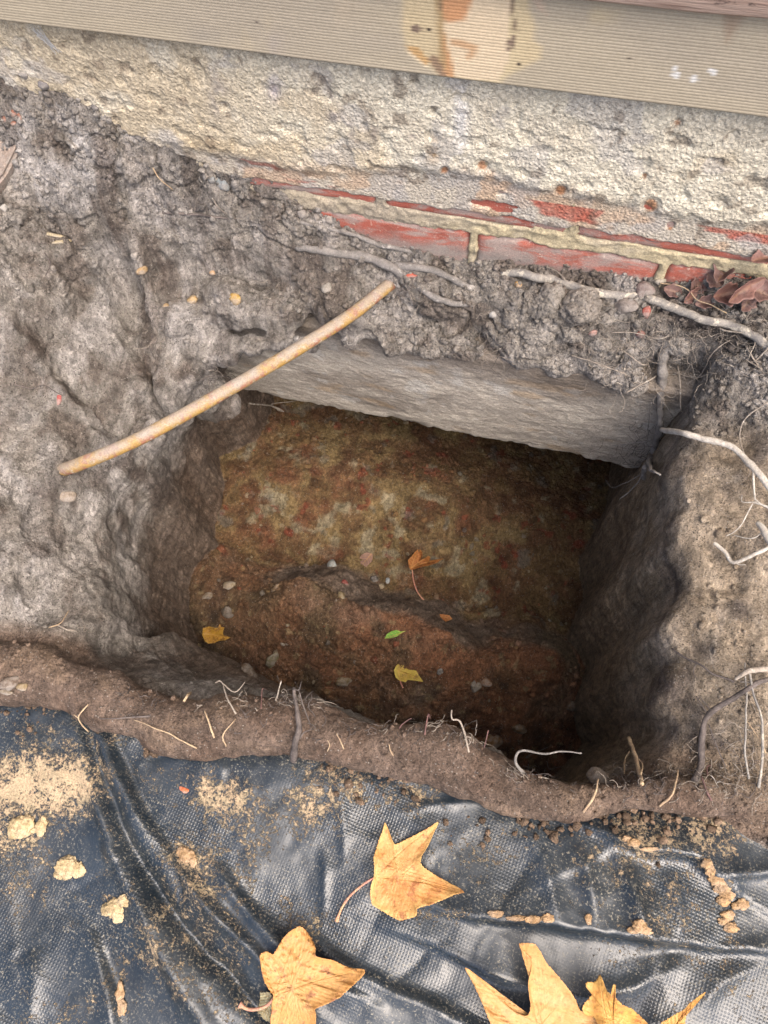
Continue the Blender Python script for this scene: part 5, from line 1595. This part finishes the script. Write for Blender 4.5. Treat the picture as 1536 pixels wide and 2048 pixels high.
def smooth_tarp(px, py):
    p = Z(px, py, .008)
    z = [tarp_z(p[0] + dx, p[1] + dy) for dx in (-.012, 0, .012) for dy in (-.012, 0, .012)]
    return max(z) * .6 + sum(z) / 9 * .4
M_L1 = leaf_mat("golden_leaf", (228, 180, 112), (222, 158, 90), (236, 194, 118), (176, 108, 66))
M_L2 = leaf_mat("tan_leaf", (224, 168, 98), (228, 178, 112), (224, 156, 80), (176, 116, 84))
M_L3 = leaf_mat("pale_orange_leaf", (226, 172, 104), (230, 182, 120), (222, 160, 90), (206, 140, 84))
M_L4 = leaf_mat("bright_yellow_leaf", (230, 178, 92), (222, 158, 78), (236, 190, 110), (200, 130, 70))
GA = "fallen star-shaped leaves on the tarp"
A1 = [(770, 1644), (776, 1658), (784, 1680), (789, 1690), (800, 1685), (830, 1670), (860, 1654), (876, 1643), (878, 1646), (868, 1664), (856, 1692), (844, 1710), (840, 1726), (846, 1734), (870, 1750), (895, 1764), (922, 1778), (930, 1785), (912, 1788), (890, 1798), (860, 1810), (838, 1815), (832, 1818), (835, 1828), (830, 1834), (815, 1838), (800, 1842), (780, 1832), (758, 1818), (744, 1810), (740, 1790), (742, 1770), (748, 1755), (749, 1735), (747, 1715), (752, 1700), (758, 1680), (765, 1662)]
leaf("maple_leaf", A1, (795, 1748), (750, 1754), [(770, 1648), (874, 1648), (926, 1784), (802, 1838)], M_L1, "golden star-shaped leaf lying flat with its long stalk, upper of the leaves on the tarp", .004,
     stem=[(750, 1754, .005), (725, 1770, .006), (700, 1792, .006), (684, 1815, .005), (673, 1842, .003)], z_of=smooth_tarp, curl=lambda p, r: .010 * np.clip((p[:, 0] - 880) / 50, 0, 1) ** 2 + .008 * np.clip((1660 - p[:, 1]) / 20, 0, 1) ** 1.5 + .004 * r ** 3, group=GA, seed=1)
A2 = [(600, 1852), (612, 1860), (624, 1878), (631, 1892), (630, 1912), (640, 1916), (665, 1920), (690, 1932), (712, 1938), (728, 1938), (731, 1944), (722, 1956), (700, 1976), (680, 1995), (655, 2008), (628, 2018), (632, 2030), (630, 2070), (610, 2100), (570, 2110), (540, 2080), (541, 2040), (544, 2005), (548, 1992), (538, 1980), (527, 1960), (522, 1935), (519, 1912), (524, 1905), (534, 1902), (546, 1911), (555, 1895), (565, 1878), (580, 1862)]
leaf("maple_leaf", A2, (585, 1970), (551, 1990), [(601, 1856), (729, 1941), (523, 1908), (625, 2080)], M_L2, "mottled tan star-shaped leaf with a pink curled stalk at the bottom frame edge", .006,
     stem=[(551, 1992, .007), (535, 2010, .010), (515, 2018, .012), (495, 2018, .012), (480, 2009, .010)], z_of=smooth_tarp, curl=lambda p, r: .012 * np.clip((p[:, 0] - 660) / 70, 0, 1) ** 2 + .010 * np.clip((1900 - p[:, 1]) / 50, 0, 1) ** 2 + .006 * r ** 3, group=GA, seed=2, stem_w=7)
A3 = [(1036, 1886), (1070, 1887), (1082, 1905), (1092, 1925), (1110, 1945), (1136, 1976), (1152, 2000), (1160, 2022), (1178, 2030), (1200, 2036), (1220, 2055), (1190, 2090), (1140, 2120), (1060, 2130), (1000, 2110), (982, 2050), (966, 2010), (950, 1975), (928, 1934), (940, 1940), (960, 1962), (990, 1990), (1010, 2010), (1030, 2026), (1052, 2034), (1058, 2030), (1062, 2014), (1058, 1985), (1056, 1965), (1062, 1940), (1064, 1918), (1048, 1902)]
leaf("maple_leaf", A3, (1085, 2050), (1090, 2110), [(1050, 1890), (930, 1938), (1210, 2045)], M_L3, "large pale orange star-shaped leaf standing off the tarp at the bottom frame edge", .022,
     z_of=smooth_tarp, curl=lambda p, r: .028 * np.clip((2040 - p[:, 1]) / 150, 0, 1) ** 1.5 + .004 * r ** 3, group=GA, seed=3)
A4 = [(1200, 1948), (1206, 1962), (1213, 1982), (1222, 1990), (1226, 1970), (1231, 1968), (1230, 1995), (1245, 2010), (1265, 2018), (1285, 2036), (1300, 2052), (1310, 2080), (1250, 2110), (1200, 2090), (1196, 2050), (1188, 2034), (1170, 2030), (1164, 2020), (1168, 2008), (1182, 1992), (1190, 1976), (1190, 1975), (1172, 1976), (1172, 1964), (1190, 1964)]
leaf("maple_leaf", A4, (1225, 2040), (1230, 2100), [(1200, 1950), (1300, 2056), (1230, 1970)], M_L4, "crumpled bright yellow leaf overlapping the large pale orange one", .034,
     z_of=smooth_tarp, curl=lambda p, r: .016 * np.clip((2030 - p[:, 1]) / 80, 0, 1) + .008 * np.sin(p[:, 0] / 16.0) * np.clip(r, 0, 1), group=GA, seed=4)
A5 = [(1412, 1985), (1400, 2000), (1385, 2012), (1374, 2022), (1368, 2060), (1345, 2100), (1300, 2100), (1310, 2060), (1324, 2044), (1345, 2032), (1368, 2020), (1380, 2006), (1396, 1994), (1410, 1984)]
leaf("maple_leaf", A5, (1345, 2060), (1330, 2090), [(1378, 2012)], M_L4, "yellow leaf tip with a long drawn-out point at the lower right frame edge", .03,
     z_of=smooth_tarp, curl=lambda p, r: .02 * np.clip((2030 - p[:, 1]) / 40, 0, 1), group=GA, seed=5)
A6 = [(520, 1985), (538, 1984), (546, 1994), (545, 2020), (540, 2045), (528, 2040), (514, 2022), (520, 2000)]
leaf("dry_leaf", A6, (532, 2012), (545, 1994), [(520, 2035)], leaf_mat("pale_green_leaf", (176, 170, 136), (164, 156, 122), (150, 140, 110), (140, 126, 96)), "pale greenish dry leaf tucked under the mottled tan leaf", .003, z_of=smooth_tarp, seed=6)

# leaves lying inside the pit: traced on the floor they lie on
def floor_z(px, py):
    return float(S(px, py)[0][2])
def pit_leaf(name, outline, centre, junction, tips, mat, label, lift, ruf=.003, stem=None, group=None, seed=0, curl=None, serr=.5, ref=None):
    z = floor_z(*(ref or centre))
    return leaf(name, outline, centre, junction, tips, mat, label, lift, stem=stem, z_of=lambda a, b: z, ruff=ruf, seed=seed, stem_w=3, group=group, curl=curl, serr=serr)
M_P1 = leaf_mat("mustard_leaf", (206, 160, 62), (190, 140, 52), (214, 172, 80), (130, 92, 44), .75)
M_P2 = leaf_mat("olive_yellow_leaf", (196, 172, 62), (176, 148, 52), (206, 186, 84), (140, 110, 44), .7)
M_P3 = leaf_mat("brown_leaf", (176, 112, 58), (156, 92, 46), (190, 130, 70), (104, 62, 36), .7)
M_P4 = leaf_mat("green_leaf", (120, 178, 62), (104, 160, 52), (150, 190, 80), (96, 140, 50), .7)
GP = "small leaves fallen into the pit"
pit_leaf("maple_leaf", [(404, 1270), (406, 1256), (418, 1253), (430, 1256), (436, 1256), (440, 1248), (450, 1244), (449, 1254), (446, 1262), (446, 1270), (452, 1272), (461, 1275), (450, 1280), (436, 1282), (428, 1286), (416, 1287), (410, 1282), (407, 1276)], (428, 1270), (408, 1268), [(449, 1246), (459, 1275), (418, 1287)], M_P1, "crumpled mustard leaf at the left side of the pit floor", .008, .006, group=GP, seed=11, curl=lambda p, r: .006 * r ** 2)
pit_leaf("maple_leaf", [(788, 1340), (793, 1330), (804, 1322), (808, 1326), (822, 1321), (838, 1318), (834, 1328), (830, 1336), (836, 1348), (847, 1364), (830, 1361), (815, 1360), (812, 1364), (800, 1362), (792, 1356), (789, 1348)], (812, 1344), (796, 1342), [(836, 1320), (845, 1363), (802, 1361)], M_P2, "yellow star-shaped leaf on the orange clay bench", .006, .003, stem=[(800, 1362, .004), (806, 1376, .004)], group=GP, seed=12)
pit_leaf("green_leaf", [(769, 1277), (774, 1268), (784, 1262), (795, 1260), (800, 1263), (812, 1262), (801, 1267), (794, 1273), (782, 1276)], (786, 1269), (811, 1262), [(770, 1276)], M_P4, "small green pointed leaf on the clay bench above the yellow star leaf", .006, .002, group=GP, seed=13, serr=.1)
pit_leaf("brown_leaf", [(818, 1134), (816, 1120), (822, 1114), (830, 1104), (838, 1097), (844, 1103), (845, 1112), (840, 1120), (850, 1117), (858, 1111), (861, 1116), (856, 1124), (870, 1120), (887, 1117), (875, 1125), (860, 1130), (845, 1133), (832, 1137), (822, 1140)], (836, 1124), (822, 1136), [(838, 1099), (884, 1118), (858, 1113)], M_P3, "curled brown leaf with a long thin stalk on the mottled clay at the back", .010, .006, stem=[(824, 1138, .006), (827, 1160, .004), (834, 1182, .003), (848, 1202, .003)], group=GP, seed=14, curl=lambda p, r: .008 * r ** 2)
pit_leaf("brown_leaf", [(866, 1232), (880, 1228), (898, 1230), (905, 1238), (890, 1244), (872, 1241)], (885, 1236), (866, 1233), [(904, 1238)], M_P3, "dull ochre leaf half hidden behind the crest of the clay bench", .012, .003, group=GP, seed=15)
pit_leaf("dry_leaf", [(722, 1110), (734, 1104), (746, 1108), (744, 1122), (732, 1134), (724, 1128), (716, 1134), (718, 1120)], (732, 1118), (744, 1106), [(722, 1130)], leaf_mat("mauve_leaf", (150, 116, 104), (132, 102, 92), (160, 128, 116), (110, 84, 76), .7), "faded mauve leaf pressed into the mottled clay at the back", .003, .002, group=GP, seed=16)

# dry leaves heaped against the wall at the right frame edge
M_D1 = leaf_mat("dry_brown_leaf", (134, 104, 96), (110, 84, 78), (150, 120, 110), (84, 62, 58), .66)
M_D2 = leaf_mat("dry_pink_leaf", (146, 108, 98), (120, 86, 78), (164, 126, 114), (88, 62, 56), .62)
GD = "dry leaves heaped at the foot of the wall on the right"
def dry(px, py, w, h, ang, tilt, fold, mat, label, seed, off=.006):
    p, n = S(px, py, off)
    m = mpp(p)
    nu, nv = 22, 12
    U, W = np.meshgrid(np.linspace(-1, 1, nu), np.linspace(-1, 1, nv), indexing='ij')
    wid = np.clip(1 - np.abs(U) ** 1.7, 0, 1) ** .8 * (1 + .12 * np.sin(U * 9 + seed))
    x, y = U * w * m / 2, W * wid * h * m / 2
    z = fold * h * m / 2 * (np.abs(W * wid) ** 1.5) + .25 * w * m * (U ** 2) * .5 + .0045 * fbm(np.stack([x.ravel(), y.ravel(), np.full(x.size, seed)], -1), .012, 3, seed).reshape(x.shape)
    L = np.stack([x.ravel(), y.ravel(), z.ravel()], -1)
    ca, sa = math.cos(ang), math.sin(ang)
    Rz = np.array([[ca, -sa, 0], [sa, ca, 0], [0, 0, 1]])
    ct, st_ = math.cos(tilt), math.sin(tilt)
    Rx = np.array([[1, 0, 0], [0, ct, -st_], [0, st_, ct]])
    r = ROT[:, 0]; b = ROT[:, 1]; c = ROT[:, 2]
    V_ = (L @ Rx.T @ Rz.T) @ np.stack([r, b, c], 1).T
    vn = np.clip(1 - np.abs(W.ravel()) * 7, 0, 1)
    o = mesh_obj("dry_leaf", V_, grid_faces(nu, nv), mat, extra={'vein': vn * .5, 'rim': np.abs(W.ravel())})
    so = o.modifiers.new("thickness", 'SOLIDIFY'); so.thickness = .0004
    o.location = p
    tag(o, label, "leaf", GD)
for a in [(1500, 545, 92, 34, .55, .5, .9, M_D2, "long pinkish dry leaf lying across the top of the heap", 1, .022), (1452, 548, 60, 38, 1.1, -.4, .8, M_D1, "dark curled leaf standing against the mortar end", 2, .014), (1455, 585, 56, 44, .2, .3, 1.1, M_D2, "rounded crinkled mauve leaf at the front of the heap", 3, .012),
          (1385, 590, 50, 30, .6, .4, .7, M_D2, "small pinkish leaf lying on the soil left of the heap", 4, .006), (1400, 575, 34, 36, .9, .2, .6, M_D1, "pale grey leaf scrap beside the small pinkish leaf", 5, .008), (1520, 580, 60, 44, -.4, .2, .8, M_D1, "brown leaf at the frame edge under the long pinkish leaf", 6, .012),
          (1428, 560, 40, 30, -.7, .5, .9, M_D1, "dark leaf wedged between mortar and soil", 7, .008), (1490, 600, 50, 34, .9, .3, .8, M_D1, "brown leaf at the lower edge of the heap", 8, .008), (1540, 530, 70, 40, .4, -.3, .8, M_D2, "pink-brown leaf cut by the right frame edge", 9, .02), (1350, 585, 40, 26, -.3, .2, .6, M_D1, "dark leaf scrap on the soil right of the triangular shard", 10, .004), (1410, 605, 44, 26, .2, .2, .6, M_D1, "flat dark leaf just above the thick root", 11, .004)]:
    dry(*a)

# cobweb strung under the board at the upper left
t = NT("cobweb_silk")
M_WEB = t.done((.5, .5, .5), .8)
rg = np.random.default_rng(3)
parts = []
for i in range(26):
    k = rg.random(); k2 = rg.random()
    a = Yp(62 + 60 * k + rg.normal() * 4, 52 + 60 * k + rg.normal() * 4, -.016 + .01 * k)
    b = Yp(62 + 60 * k2 + rg.normal() * 5, 52 + 60 * k2 + rg.normal() * 5, -.014 + .01 * k2)
    parts.append(tube(np.array([a, (a + b) / 2 + rg.normal(size=3) * .001, b]), .00022, 3, cap=False))
v, f = join(parts)
tag(mesh_obj("cobweb", v, f, M_WEB), "dusty wisp of cobweb hanging under the ribbed board at the upper left", "cobweb")
